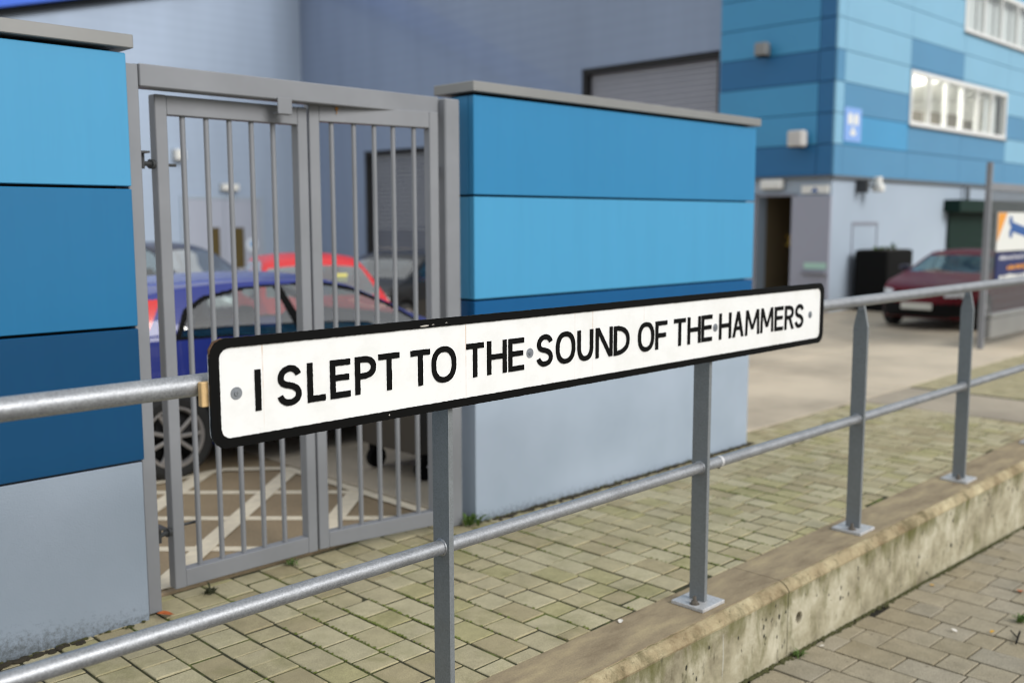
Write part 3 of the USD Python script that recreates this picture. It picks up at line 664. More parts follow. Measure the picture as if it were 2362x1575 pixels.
# backing walls
obj("base_wall", cat(bx(XA + .03, 34, YB + .03, YB + .3, 0, 2.1)), M_blow, bld)
obj("base_wall", cat(bx(XA + .03, XA + .3, YB + .302, 8.22, 0, 2.1), bx(XA + .03, XA + .3, 8.862, 9.64, 0, 2.1), bx(XA + .03, XA + .3, 8.22, 8.862, 1.838, 2.1)), M_blow, bld)
win = [(17.372, 22.045, 3.095, 4.030), (19.62, 24.3, 4.960, 5.90)]
shell = mm(bx(XA + .036, 34, YB + .036, YB + .30, 2.1, Z_TOP)) 
for a, b, c, d in win:
    shell = shell - mm(bx(a, b, YB - .1, YB + .5, c, d))
obj("panel_backing", shell, M_gap, bld)
obj("panel_backing", bx(XA + .036, XA + .30, YB + .301, 9.64, 2.1, Z_TOP), M_gap, bld)
obj("drip_flashing", cat(rbox(XA - .03, XA + .03, YB + .031, 9.64, 2.10, 2.148, .004), rbox(XA - .03, 34, YB - .03, YB + .03, 2.10, 2.148, .004)), M_flash, bld)
# left face panels (facing the yard)
toneA = [3, 2, 2, 3, 2, 2, 2, 3, 2, 2, 2, 2, 2, 2]
for k in range(14):
    for (a, b, t) in ((YB + .036, 7.829, 3), (7.837, 9.64, toneA[k])):
        obj("panel", rbox(XA, XA + .035, a, b, zj[k] + .006, zj[k + 1] - .006, .004), M_bbl[t], bld)
# right face panels
xcol = [XA + .001, 14.955, 17.345, 19.70, 22.07, 24.45, 26.8, 29.2, 34]
toneB = [[1, 1, 1, 1, 1, 0, 1, 1], [0, 2, 1, 1, 0, 1, 0, 1], [0, 1, 1, 1, 1, 0, 1, 0], [1, 0, 1, 0, 0, 0, 1, 0], [0, 0, 1, 0, 0, 1, 0, 0], [0, 0, 0, 0, 0, 0, 1, 0], [0, 0, 0, 0, 1, 0, 0, 1], [0, 2, 1, 0, 0, 0, 0, 0]] + [[0] * 8] * 6
for k in range(14):
    for c in range(8):
        g = sbox(xcol[c] + (.004 if c else 0), zj[k] + .006, xcol[c + 1] - .004, zj[k + 1] - .006)
        for a, b, z0, z1 in win:
            g = g.difference(sbox(a - .01, z0 - .01, b + .01, z1 + .01))
        if g.area < .001: continue
        obj("panel", extr(g, .035, "xz", YB), M_bbl[toneB[k][c]], bld)
# windows with rooms behind them
def window(a, b, c, d, n, blinds):
    w = sub("window", bld)
    f = sbox(a, c, b, d).difference(sbox(a + .07, c + .07, b - .07, d - .07))
    obj("frame", extr(f, .10, "xz", YB - .012), M_winwhite, w)
    xs = np.linspace(a + .07, b - .07, n + 1)
    for i in range(n):
        if i: obj("mullion", bx(xs[i] - .03, xs[i] + .03, YB - .006, YB + .07, c + .071, d - .071), M_winwhite, w)
        obj("pane", ([(xs[i] + .02, YB + .03, c + .06), (xs[i + 1] - .02, YB + .03, c + .06), (xs[i + 1] - .02, YB + .03, d - .06), (xs[i] + .02, YB + .03, d - .06)], [(0, 1, 2, 3)]), M_glass, w, smooth=False)
        if i in blinds:
            sl = [rbox(x, x + .10, YB + .16, YB + .164, c + .02, d - .02, .001) for x in np.arange(xs[i] + .03, xs[i + 1] - .1, .105)]
            obj("blind", cat(*sl), mat("white_blind", (0.72, 0.72, 0.71), 0.7) if not used.get("/World/Looks/wb") else UsdShade.Material.Get(stage, "/World/Looks/white_blind"), w, kind=None)
            used["/World/Looks/wb"] = 1
    obj("sill", rbox(a - .03, b + .03, YB - .05, YB - .013, c - .03, c - .002, .004), M_cop, w)
    return w
M_room = mat("room_white", (0.78, 0.78, 0.76), 0.8)
window(*win[0], 6, {5})
window(*win[1], 5, {0, 1, 2, 3, 4})
for a, b, c, d in win:
    r0 = [bx(a - .3, b + .3, YB + 3.0, YB + 3.1, c - .9, d + .25), bx(a - .3, b + .3, YB + .31, YB + 3.0, d + .25, d + .3), bx(a - .3, b + .3, YB + .31, YB + 3.0, c - .95, c - .9), bx(a - .35, a - .3, YB + .31, YB + 3.0, c - .9, d + .25), bx(b + .3, b + .35, YB + .31, YB + 3.0, c - .9, d + .25)]
    obj("room", cat(*r0), M_room, bld)
a, b, c, d = win[0]
for x0, x1 in ((18.1, 19.0), (19.25, 19.5), (20.0, 20.8), (21.0, 21.5)):
    obj("ceiling_light", rbox(x0, x1, YB + 1.0, YB + 1.25, d + .12, d + .20, .02), M_tubelight, bld)
for i, x0 in enumerate((17.45, 18.3, 19.15, 20.0, 20.75)):
    obj("partition", rbox(x0, x0 + .62, YB + .42, YB + .5, c - .3, c + [.42, .36, .40, .42, .36][i], .01), M_tan, bld)
# grey cladding, the long wall and the end wall
yw = 22.2
sh1, sh2 = (9.665, 12.74, 4.30), (14.4, 19.62, 3.10)
gw = mm(bx(XA + .02, XA + .32, 9.641, yw + .3, 0, Z_TOP + 1.2))
for a, b, h in (sh1, sh2):
    gw = gw - mm(bx(XA - .5, XA + .5, a, b, -.5, h))
obj("grey_cladding", gw, M_blong, bld)
top = lambda x: 5.74 + .262 * (x - 7.52)
xe = -6.0
obj("grey_cladding", extr(Polygon([(xe, 0), (XA + .02, 0), (XA + .02, top(XA)), (xe, top(xe))]), .3, "xz", yw), M_bgrey, bld)
vg = Polygon([(xe - .3, top(xe) - .05), (XA + .02, top(XA) + .03), (XA + .02, top(XA) + .75), (xe - .3, top(xe) + .65)])
obj("verge_trim", extr(vg, .5, "xz", yw - .32), M_verge, bld)
obj("verge_soffit", extr(Polygon([(xe, top(xe) - .16), (XA - .1, top(XA) - .14), (XA - .1, top(XA) - .0), (xe, top(xe) - .02)]), .12, "xz", yw - .121), M_gap, bld)  # near-black strip drawn as the shade under the verge
for (a, b, h), m_ in ((sh1, M_slat), (sh2, M_slatd)):
    s = sub("roller_shutter", bld)
    obj("hood", bx(XA + .06, XA + .30, a + .01, b - .01, h - .10, h - .002), M_reveal, s)
    for z in np.arange(0.01, h - .12, .098):
        obj("slat", rbox(XA + .20, XA + .225, a + .06, b - .08, z + .003, z + .095, .008), m_, s)
    obj("guide", bx(XA + .05, XA + .25, a, a + .06, 0, h), M_reveal, s); obj("guide", bx(XA + .05, XA + .25, b - .08, b - .001, 0, h), M_reveal, s)
# personnel door on the left face: dark doorway, leaf beside it
dr = sub("doorway", bld)
obj("lining", cat(bx(XA + .301, XA + 2.2, 8.18, 8.21, 0, 1.9), bx(XA + .301, XA + 2.2, 8.872, 8.90, 0, 1.9), bx(XA + .301, XA + 2.2, 8.18, 8.9, 1.9, 1.93), bx(XA + 2.2, XA + 2.23, 8.18, 8.9, 0, 1.93)), mat("dim_corridor", (0.17, 0.13, 0.075), 0.7), dr)
obj("door_frame", cat(bx(XA + .005, XA + .029, 8.862, 8.92, 0, 1.88), bx(XA + .005, XA + .029, 8.16, 8.9, 1.838, 1.88)), M_slat, dr)
obj("push_bar", cat(*[trimesh.creation.torus(.10, .018, major_sections=24, minor_sections=8).apply_transform(trimesh.geometry.align_vectors([0, 0, 1], [1, 0, 0])).apply_translation((XA + 1.0, y, 1.10)) for y in (8.72, 8.98 - .18)], cyl((XA + 1.0, 8.25, 1.03), (XA + 1.0, 8.84, 1.03), .02, 10)), M_brass, dr)  # added brass shapes standing in for a golden reflection in the doorway
dl = obj("door_leaf", rbox(XA - .03, XA + .026, 7.545, 8.215, .01, 1.832, .004), mat("grey_door_paint", lin(152, 154, 168), 0.5), bld)
obj("kick_box", rbox(XA - .11, XA - .031, 7.56, 7.98, .60, .655, .01), M_slat, dl)
obj("notice", bx(XA - .037, XA - .031, 7.58, 7.96, .68, .78), mat("pale_green_notice", lin(170, 205, 190), 0.5), dl)
# double door in the far end wall
fd = sub("double_door", bld)
obj("door_surround", extr(sbox(11.26, 0, 13.46, 2.06).difference(sbox(11.36, 0, 13.36, 1.98)), .05, "xz", yw - .05), M_blow, fd)
for a, b, v0, v1 in ((11.37, 12.355, 11.95, 12.24), (12.365, 13.35, 12.60, 12.90)):
    lf = obj("door_leaf", extr(sbox(a, .01, b, 1.97).difference(sbox(v0, .3, v1, 1.3)), .04, "xz", yw - .045), mat("far_door_paint_" + str(int(a)), lin(160, 166, 182), 0.5), fd)
    obj("vision_panel", bx(v0, v1, yw - .02, yw - .006, .3, 1.3), mat("amber_glass_" + str(int(a)), (0.10, 0.075, 0.03), 0.2), lf)
# frame of a meter hatch on the right face
obj("meter_hatch", cat(extr(sbox(15.44, .2, 16.36, 1.42).difference(sbox(15.47, .23, 16.33, 1.37)), .012, "xz", YB + .019)), M_slat, bld)
obj("roof", bx(XA + .3, 34, YB + .3, yw, Z_TOP - .3, Z_TOP - .1), M_flash, bld)
# hooded dark green shutter
gs = sub("green_shutter", bld)
obj("hood", rbox(19.12, 23.4, YB - .28, YB + .028, 1.60, 1.83, .01), M_green, gs)
for z in np.arange(.02, 1.58, .08):
    obj("slat", rbox(19.30, 23.3, YB - .02, YB + .0, z, z + .076, .006), M_green, gs)
obj("downpipe", cyl((20.0, YB - .07, 1.83), (20.0, YB - .07, 2.10), .04, 14), M_flash, bld)

# fittings on the walls
def light_box(label, x, y, z, w, h, d, face):
    t = thing("wall_light", label, "wall light", (x, y, z), group="lights on the building walls")
    if face == "x":
        obj("housing", rbox(-d, -.004, -w / 2, w / 2, -h / 2, h / 2, .02), M_white, t)
        obj("back_plate", bx(-.02, 0.0, -w / 2 - .01, w / 2 + .01, -h / 2 - .01, h / 2 + .01), M_flash, t)
    else:
        obj("housing", rbox(-w / 2, w / 2, -d, -.004, -h / 2, h / 2, .02), M_white, t)
        obj("back_plate", bx(-w / 2 - .01, w / 2 + .01, -.02, 0.0, -h / 2 - .01, h / 2 + .01), M_flash, t)
    return t
light_box("white bulkhead light above the dark doorway of the blue building", XA + .028, 8.57, 2.03, .38, .15, .14, "x")
light_box("cream bulkhead light above the far double doors, seen through the gate", 12.53, yw, 2.27, .44, .16, .16, "y")
light_box("cream square light high on the far wall, left of the doors", 11.25, yw, 2.99, .24, .24, .2, "y")

def flood(label, y, z, s, m_):
    t = thing("floodlight", label, "floodlight", (XA, y, z), group="fittings on the blue left face")
    obj("head", rbox(-.34 * s, -.12 * s, -.15 * s, .15 * s, -.12 * s, .17 * s, .03 * s), m_, t)
    obj("lens", rbox(-.33 * s, -.15 * s, -.12 * s, .12 * s, -.135 * s, -.121 * s, .003), M_dark, t)
    obj("bracket", cat(bx(-.14 * s, -.0, -.03 * s, .03 * s, -.06 * s, .02 * s), bx(-.02, 0, -.07 * s, .07 * s, -.12 * s, .1 * s)), M_gatedark, t)
    return t
flood("white floodlight box on the blue corner of the building", 8.06, 2.70, .88, mat("dull_white_casing", (0.52, 0.50, 0.48), 0.5))
flood("small grey fitting high on the blue left face of the building", 8.75, 4.16, .72, M_cop)
t = thing("security_camera", "white security camera on a dark bracket under the blue cladding", "camera", (15.78, YB, 2.02))
obj("bracket", cat(bx(-.26, -.19, -.16, .03, -.13, .08), cyl((-.22, -.12, -.02), (.02, -.2, -.02), .02, 10)), M_gatedark, t)
obj("camera_body", cat(rbox(-.04, .12, -.30, -.12, -.12, .02, .03), cyl((.04, -.2, .0), (.04, -.2, .13), .07, 18)), M_white, t)

def flat_sign(name, label, parts):
    t = thing(name, label, "sign")
    for nm, m, mt in parts: obj(nm, m, mt, t)
    return t
bs = lin(128, 166, 226)
flat_sign("safety_sign", "blue mandatory sign with two white pictograms on the building's corner panels", [
    ("board", bx(14.975, 15.54, YB - .014, YB - .002, 2.69, 3.215), mat("blue_sign_board", bs, 0.4)),
    ("pictogram", extr(unary_union([Point(15.16, 3.05).buffer(.085), Point(15.36, 3.05).buffer(.085), sbox(15.08, 2.955, 15.24, 3.03), sbox(15.28, 2.955, 15.44, 3.03)]), .002, "xz", YB - .0165), M_white),
    ("pictogram", extr(unary_union([Point(15.26, 2.875).buffer(.05), sbox(15.16, 2.80, 15.36, 2.85), sbox(15.20, 2.78, 15.32, 2.83)]), .002, "xz", YB - .0165), M_white)])
flat_sign("door_sign", "small white sign with blue mark above the grey door leaf", [
    ("board", bx(XA - .012, XA + .028, 7.60, 8.06, 1.872, 2.0), M_white),
    ("mark", extr(Polygon([(7.76, 1.89), (7.90, 1.89), (7.83, 1.975)]), .002, "yz", XA - .0145), M_bprint)])
flat_sign("round_sign", "round pale blue and white notice beside the far double doors", [
    ("disc", cyl((13.1, yw - .062, .87), (13.1, yw - .051, .87), .17, 28), mat("pale_disc", (0.62, 0.68, 0.76), 0.5)),
    ("mark", cyl((13.1, yw - .066, .89), (13.1, yw - .0625, .89), .07, 20), mat("disc_mark", (0.15, 0.35, 0.65), 0.5))])

# ------------------------------------------------------------------ cars
def car(name, label, loc, heading, pnt, sp, group=None):
    K = sp.get("K", .88) / S
    t = thing(name, label, "car", loc, heading, group or "cars parked in the yard")
    L, Wd = sp["L"], sp["W"]
    topc = PchipInterpolator(*zip(*sorted(sp["top"]))); belt = PchipInterpolator(*zip(*sorted(sp["belt"]))); bot = PchipInterpolator(*zip(*sorted(sp["bot"])))
    nst = sp.get("n", 150)
    u = np.linspace(-1, 1, nst); xs = L / 2 * np.sign(u) * (1 - (1 - np.abs(u)) ** 1.25)
    nS, nG, nT = 14, sp.get("nG", 18), 12
    rows = []; tags_ = ["b"] * 3 + ["s"] * nS + ["g"] * nG + ["t"] * nT
    for x in xs:
        tt = abs(2 * x / L)
        w = Wd / 2 * (1 - min(tt, 1) ** 7) ** (1 / 3.2) * (1 - .05 * tt ** 2)
        w = max(w, .02)
        zt, zb = float(topc(x)), float(bot(x)); zbl = min(float(belt(x)), zt - .035)
        P = [(0, zb), (.5 * w, zb), (.93 * w, zb)]
        for i in range(nS):
            s = (i + 1) / nS; z = zb + s * (zbl - zb)
            P.append((w * (1 - .07 * (1 - s) ** 3 - .025 * s ** 4 + (.008 if .55 < s < .7 else 0)), z))
        wb = P[-1][0]; hg = zt - zbl
        wr = wb - .40 * max(hg - .03, 0) - .03 * min(1, hg / .1); wr = max(wr, .35 * wb)
        for i in range(nG):
            s = (i + 1) / nG
            z = zbl + hg * (.90 * s)
            P.append((wb + (wr - wb) * (s ** 1.25), z))
        zc = P[-1][1]
        for i in range(nT):
            s = (i + 1) / nT; a = s * math.pi / 2
            P.append((wr * (1 - s) if s > .3 else wr * (1 - s * .95 - .05 * s / .3 * s), zc + (zt - zc) * (1 - (1 - s) ** 2.6)))
        rows.append(P)
    A = np.array([[(x, p[0], p[1]) for p in P] for x, P in zip(xs, rows)])
    m = A.shape[1]
    groups = {}
    for side in (1, -1):
        V = A * [1, side, 1]
        for i in range(nst - 1):
            for j in range(m - 1):
                q = (V[i, j] + V[i + 1, j] + V[i, j + 1] + V[i + 1, j + 1]) / 4
                tg = tags_[j + 1]; key = "body"
                ax = abs(q[1])
                if tg in "sb" and any(math.hypot(q[0] - xa, q[2] - sp["r"]) < sp["r"] + .055 for xa in (sp["xf"], sp["xr"])) and ax > .45 * Wd / 2: continue
                if tg == "g":
                    for n_, poly in sp["side"]:
                        if poly.contains(Point(q[0], q[2])): key = n_ + ("_l" if side > 0 else "_r")
                    if key == "body":
                        for n_, poly in sp.get("trim", []):
                            if poly.contains(Point(q[0], q[2])): key = "trim" + ("_l" if side > 0 else "_r")
                if tg == "t" or (tg == "g" and j > 3 + nS + nG - 3):
                    for n_, (x0, x1) in sp["glass"]:
                        if x0 < q[0] < x1 and ax < A[i, 3 + nS + nG - 1, 1] - .035: key = n_
                for n_, test in sp.get("lamps", []):
                    if test(q[0], ax, q[2], tg): key = n_ + ("_l" if side > 0 else "_r")
                for n_, test in sp.get("dark", []):
                    if test(q[0], ax, q[2], tg): key = n_
                quad = [V[i, j], V[i + 1, j], V[i + 1, j + 1], V[i, j + 1]]
                groups.setdefault(key, []).append(quad if side < 0 else quad[::-1])
    def build(qs):
        v = np.array(qs).reshape(-1, 3); f = np.arange(len(v)).reshape(-1, 4)
        tm = trimesh.Trimesh(v, np.vstack([f[:, [0, 1, 2]], f[:, [0, 2, 3]]]), process=False); tm.merge_vertices(digits_vertex=5)
        tm.update_faces(tm.nondegenerate_faces()); return tm
    kinds = {"windscreen": sp.get("screen", M_carglass), "rear_window": M_carglass, "headlight": M_lamp, "taillight": M_tail, "indicator": M_amber, "grille": M_dark, "bumper": M_dark, "trim": M_dark, "body": pnt, "roof": pnt}
    for key, qs in groups.items():
        base = key[:-2] if key[-2:] in ("_l", "_r") else key
        nm = {"trim": "pillar_trim"}.get(base, base)
        obj(nm, build(qs), M_carglass if base.endswith("_window") else kinds.get(base, pnt), t, smooth=38, scale=K * S)
    # floor, wheel housings, interior
    fx0, fx1 = sp["xr"] - .25, sp["xf"] + .3
    obj("floor_pan", cat(bx(-L / 2 + .25, L / 2 - .25, -Wd * .38, Wd * .38, .19, .26)), M_dark, t, scale=K * S)
    for xa in (sp["xf"], sp["xr"]):
        h = trimesh.creation.cylinder(radius=sp["r"] + .07, height=Wd * .86, sections=28); h.apply_transform(trimesh.geometry.align_vectors([0, 0, 1], [0, 1, 0]))
        ann = mm(h.apply_translation((xa, 0, sp["r"]))) - mm(bx(xa - 1, xa + 1, -2, 2, -1, sp["r"] * .55)) - mm(bx(xa - 1, xa + 1, Wd * .43 - .24, 2, -1, 2).subdivide()) if 0 else None
        for sd in (-1, 1):
            obj("wheel_housing", bx(xa - sp["r"] - .03, xa + sp["r"] + .03, min(sd * Wd * .24, sd * Wd * .22), max(sd * Wd * .24, sd * Wd * .22), .2, sp["r"] * 2 + .02), M_dark, t, scale=K * S)
    if sp.get("cabin", True):
        c0, c1, hb = sp["cab"]
        st = [bx(c0, c1, -Wd * .40, Wd * .40, .27, .34)]
        for xx in (c0 + (c1 - c0) * .30, c0 + (c1 - c0) * .62):
            for yy in (-.36, .36):
                st += [rbox(xx - .02, xx + .45, yy - .24, yy + .24, .34, .50, .03), rbox(xx - .16, xx + .0, yy - .23, yy + .23, .45, hb - .05, .05), rbox(xx - .17, xx - .07, yy - .12, yy + .12, hb - .03, hb + .13, .04)]
        st += [rbox(c1 - .5, c1 + .05, -Wd * .39, Wd * .39, .5, hb - .10, .05), bx(c0, c0 + .5, -Wd * .38, Wd * .38, .34, hb - .13), bx(c0, c1, -Wd * .44, -Wd * .41, .3, hb - .12), bx(c0, c1, Wd * .41, Wd * .44, .3, hb - .12)]
        obj("interior", cat(*st), M_seat, t, scale=K * S)
    # wheels
    rT, rR = sp["r"], sp["rim"]
    for xa in (sp["xf"], sp["xr"]):
        for sd in (-1, 1):
            wgp = sub("wheel", t)
            prof_ = np.array([[rR, -.085], [rR + .02, -.092], [rT - .03, -.092], [rT, -.065], [rT, .065], [rT - .03, .092], [rR + .02, .092], [rR, .085]])
            R_ = trimesh.geometry.align_vectors([0, 0, 1], [0, sd, 0])
            T_ = (xa, sd * (Wd / 2 - .105), rT)
            ty = trimesh.creation.revolve(np.vstack([prof_, prof_[:1]]), sections=48)
            ty.fix_normals()
            rim = [trimesh.creation.revolve(np.array([[rR + .002, .060], [rR + .002, .088], [rR - .015, .088], [rR - .028, .060], [rR + .002, .060]]), sections=48), cyl((0, 0, .03), (0, 0, .078), .055, 20), cyl((0, 0, .07), (0, 0, .084), .03, 16)]
            for k in range(sp.get("spokes", 9)):
                s_ = rbox(.03, rR - .012, -.014, .014, .055, .076, .005); s_.apply_transform(trimesh.transformations.rotation_matrix(2 * math.pi * k / sp.get("spokes", 9) + .2, [0, 0, 1])); rim.append(s_)
            rm = cat(*rim); bk = cyl((0, 0, -.08), (0, 0, -.02), rR - .001, 32)
            for nm, q, mt_ in (("tyre", ty, M_tyre), ("rim", rm, M_rim), ("brake_disc", bk, M_dark)):
                q = q.copy(); q.apply_transform(R_); q.apply_translation(T_); obj(nm, q, mt_, wgp, scale=K * S)
    for nm, q, mt_ in sp.get("extra", []):
        obj(nm, q, mt_, t, scale=K * S)
    return t

def hatch(H=1.33, L=3.9, W=1.68, xf=1.22, xr=-1.22, r=.29, rim=.20, n=130, K=.88, lamps=None, side=None, glass=None, top=None, belt=None, **kw):
    h = H
    return dict(dict(L=L, W=W, xf=xf, xr=xr, r=r, rim=rim, n=n, K=K, cab=(-1.35, .95, .92),
        top=top or [(-L / 2, .50), (-L / 2 + .03, .72), (-L / 2 + .12, .92), (-L / 2 + .40, h - .14), (-L / 2 + .75, h - .03), (-.25, h), (.15, h - .03), (.45, h - .13), (1.08, .96), (1.35, .88), (L / 2 - .22, .74), (L / 2 - .05, .62), (L / 2, .45)],
        belt=belt or [(-L / 2, .60), (-1.6, .90), (-1, .90), (.9, .86), (1.3, .80), (L / 2 - .2, .68), (L / 2, .5)],
        bot=[(-L / 2, .46), (-L / 2 + .05, .28), (-L / 2 + .25, .22), (0, .19), (L / 2 - .25, .20), (L / 2 - .05, .25), (L / 2, .42)],
        side=side or [("side_window", Polygon([(-1.52, .955), (-1.28, h - .15), (-.42, h - .085), (-.42, .935)])), ("door_window", Polygon([(-.34, .93), (-.34, h - .085), (.12, h - .10), (.42, h - .20), (.92, .91)]))],
        glass=glass or [("windscreen", (.47, 1.06)), ("rear_window", (-L / 2 + .15, -L / 2 + .42))],
        lamps=lamps or [("headlight", lambda x, y, z, tg: x > L / 2 - .35 and .56 < z < .70 and y > .40), ("taillight", lambda x, y, z, tg: x < -L / 2 + .25 and .62 < z < .95 and y > .52)],
        dark=[("grille", lambda x, y, z, tg: x > L / 2 - .2 and .28 < z < .40 and y < .5)]), **kw)

# the blue hatchback close behind the gate
Lp = 4.17
p_top = [(-Lp / 2, .60), (-Lp / 2 + .03, .86), (-2.0, 1.00), (-1.86, 1.10), (-1.62, 1.27), (-1.42, 1.365), (-1.14, 1.405), (-.6, 1.43), (-.1, 1.42), (.25, 1.36), (.50, 1.25), (1.02, 1.01), (1.35, .94), (1.78, .82), (Lp / 2 - .04, .66), (Lp / 2, .48)]
p_belt = [(-Lp / 2, .72), (-1.7, 1.00), (-1.2, 1.00), (0, .955), (.9, .915), (1.3, .86), (1.75, .74), (Lp / 2, .52)]
p_side = [("side_window", Polygon([(-1.30, 1.025), (-1.20, 1.19), (-1.05, 1.27), (-.70, 1.33), (-.46, 1.343), (-.34, .985)])),
          ("door_window", Polygon([(-.26, .985), (-.38, 1.345), (.0, 1.335), (.28, 1.27), (.62, 1.125), (.92, .955)]))]
blue = hatch(H=1.43, L=Lp, W=1.70, xf=1.22, xr=-1.395, r=.31, rim=.222, n=520, nG=44, top=p_top, belt=p_belt, side=p_side, trim=[("trim", Polygon([(-1.36, 1.00), (-1.24, 1.21), (-1.06, 1.30), (-.7, 1.352), (.0, 1.36), (.31, 1.295), (.66, 1.14), (1.0, .93)]))],
             glass=[("windscreen", (.30, .99)), ("rear_window", (-1.88, -1.50))],
             lamps=[("headlight", lambda x, y, z, tg: x > 1.65 and .64 < z < .80 and y > .4), ("taillight", lambda x, y, z, tg: 1.0 < z < 1.29 and y > .48 and x < -1.38 - (1.29 - z) * .65)])
blue["cab"] = (-1.5, .95, .98)
M_blue = paint("blue_car_paint", (0.016, 0.030, 0.23), 0.6); M_red = paint("red_car_paint", (0.60, 0.010, 0.014), 0.12); M_navycar = paint("dark_blue_car_paint", (0.012, 0.014, 0.03)); M_black = paint("black_car_paint", (0.004, 0.004, 0.005), 0.2); M_sticker = mat("yellow_sticker", (0.75, 0.68, 0.18), 0.5); M_maroon = mat("maroon_car_paint", (0.10, 0.004, 0.010), 0.4, coat=0.08, spec=0.15)
Kc = .88 / S
car("parked_car", "blue hatchback parked close behind the grey gate, red rear light showing", (2.56 + 1.395 * Kc, 5.2 + .85 * Kc, 0), 0, M_blue, blue)
def heading(yaw_deg): return math.atan2(math.cos(math.radians(yaw_deg)), math.sin(math.radians(yaw_deg)))
car("parked_car", "dark car with bright windscreen parked behind the blue hatchback's tail", (6.0, 12.3, 0), heading(162), M_navycar, hatch(H=1.52, K=.88, screen=glass_mat("sky_bright_windscreen", (0.5, 0.56, 0.56), 0.60)))
car("parked_car", "red hatchback parked beyond the blue hatchback, in front of the dark shutter", (5.72, 8.6, 0), heading(204), M_red, hatch(H=1.43, K=.88, screen=M_screen, extra=[("permit_sticker", bx(.66, .69, .20, .36, 1.10, 1.20), M_sticker)]))
car("parked_car", "black car parked at the right, between the red hatchback and the blue wall", (8.35, 10.35, 0), heading(250), M_black, hatch(H=1.36, K=.88))
Lm = 4.35
maroon = hatch(H=1.32, L=Lm, W=1.69, xf=1.36, xr=-1.2, r=.29, rim=.19, n=150, K=.88,
    top=[(-Lm / 2, .5), (-Lm / 2 + .04, .8), (-Lm / 2 + .2, .93), (-1.55, .98), (-1.0, 1.27), (-.4, 1.32), (0.0, 1.30), (.22, 1.22), (.92, .93), (1.3, .86), (Lm / 2 - .25, .76), (Lm / 2 - .06, .66), (Lm / 2, .45)],
    belt=[(-Lm / 2, .6), (-1.7, .88), (.9, .85), (1.3, .78), (Lm / 2 - .2, .66), (Lm / 2, .5)], glass=[("windscreen", (.24, .90)), ("rear_window", (-1.5, -1.05))], screen=glass_mat("dim_windscreen", (0.45, 0.55, 0.55), 0.03),
    side=[("side_window", Polygon([(-1.2, .92), (-.95, 1.17), (-.42, 1.215), (-.42, .92)])), ("door_window", Polygon([(-.34, .92), (-.34, 1.215), (-.03, 1.2), (.16, 1.13), (.72, .90)]))],
    lamps=[("headlight", lambda x, y, z, tg: x > Lm / 2 - .32 and .575 < z < .685 and y > .44), ("taillight", lambda x, y, z, tg: x < -Lm / 2 + .25 and .6 < z < .8 and y > .5)],
    extra=[("number_plate", rbox(Lm / 2 - .005, Lm / 2 + .02, -.26, .26, .36, .47, .004), M_plateno), ("door_mirror", rbox(.55, .68, .80, .98, .92, 1.04, .03), M_navycar), ("door_mirror", rbox(.55, .68, -.98, -.80, .92, 1.04, .03), M_navycar)])
maroon["dark"] = [("grille", lambda x, y, z, tg: x > Lm / 2 - .25 and ((.585 < z < .66 and y < .38) or (.235 < z < .46 and y < .66)))]
car("parked_car", "maroon car facing the street beside the mesh fence", (13.05 + Lm / 2 * Kc, 5.45, 0), math.pi, M_maroon, maroon)

# ------------------------------------------------------------------ bin, planter, mesh fence
bn = thing("wheeled_bin", "taupe wheeled bin with red reflector close behind the gate's right leaf", "bin", (3.40, 4.12, 0))
obj("body", trimesh.convex.convex_hull(np.array([(x, y, z) for x, y, z in [(.06, .05, .16), (.95, .05, .16), (.95, .6, .16), (.06, .6, .16), (.0, 0, .70), (1.0, 0, .70), (1.0, .66, .70), (0, .66, .70)]])), M_bin, bn)
obj("rim", rbox(-.02, 1.02, -.02, .68, .70, .735, .008), M_bin, bn)
obj("lid", rbox(-.01, 1.01, -.01, .67, .737, .80, .03), M_bin, bn)
for x in (.14, .86):
    for y in (.1, .54):
        obj("castor", cat(cyl((x, y - .02, .062), (x, y + .02, .062), .06, 18), bx(x - .03, x + .03, y - .03, y + .03, .11, .16)), M_dark, bn)
obj("reflector", rbox(.15, .24, -.008, .012, .44, .54, .003), M_tyrered, bn)

pl = thing("planter", "large black planter box with sparse plants against the grey base wall", "planter", (15.35, 6.9, 0))
obj("trough", cat(rbox(0, .95, 0, .55, .0, .97, .02)), M_dark, pl)
obj("soil", bx(.05, .90, .05, .50, .969, .98), mat("soil", (0.03, 0.022, 0.015), 0.95), pl)
r = np.random.RandomState(5)
for i in range(9):
    bl = []
    cx_, cy_ = .08 + i * .097, .28 + r.uniform(-.1, .1)
    for _ in range(9):
        a, h_ = r.uniform(0, 6.28), r.uniform(.02, .06) * (2.2 if i == 8 else 1)
        b_ = trimesh.Trimesh([(0, -.012, 0), (0, .012, 0), (.03, .012, h_ * .6), (.03, -.012, h_ * .6), (.07, 0, h_)], [(0, 1, 2), (0, 2, 3), (3, 2, 4)], process=False)
        b_.apply_transform(trimesh.transformations.rotation_matrix(a, [0, 0, 1])); b_.apply_translation((cx_, cy_, .975)); bl.append(b_)
    obj("plant", cat(*bl), M_weed, pl)

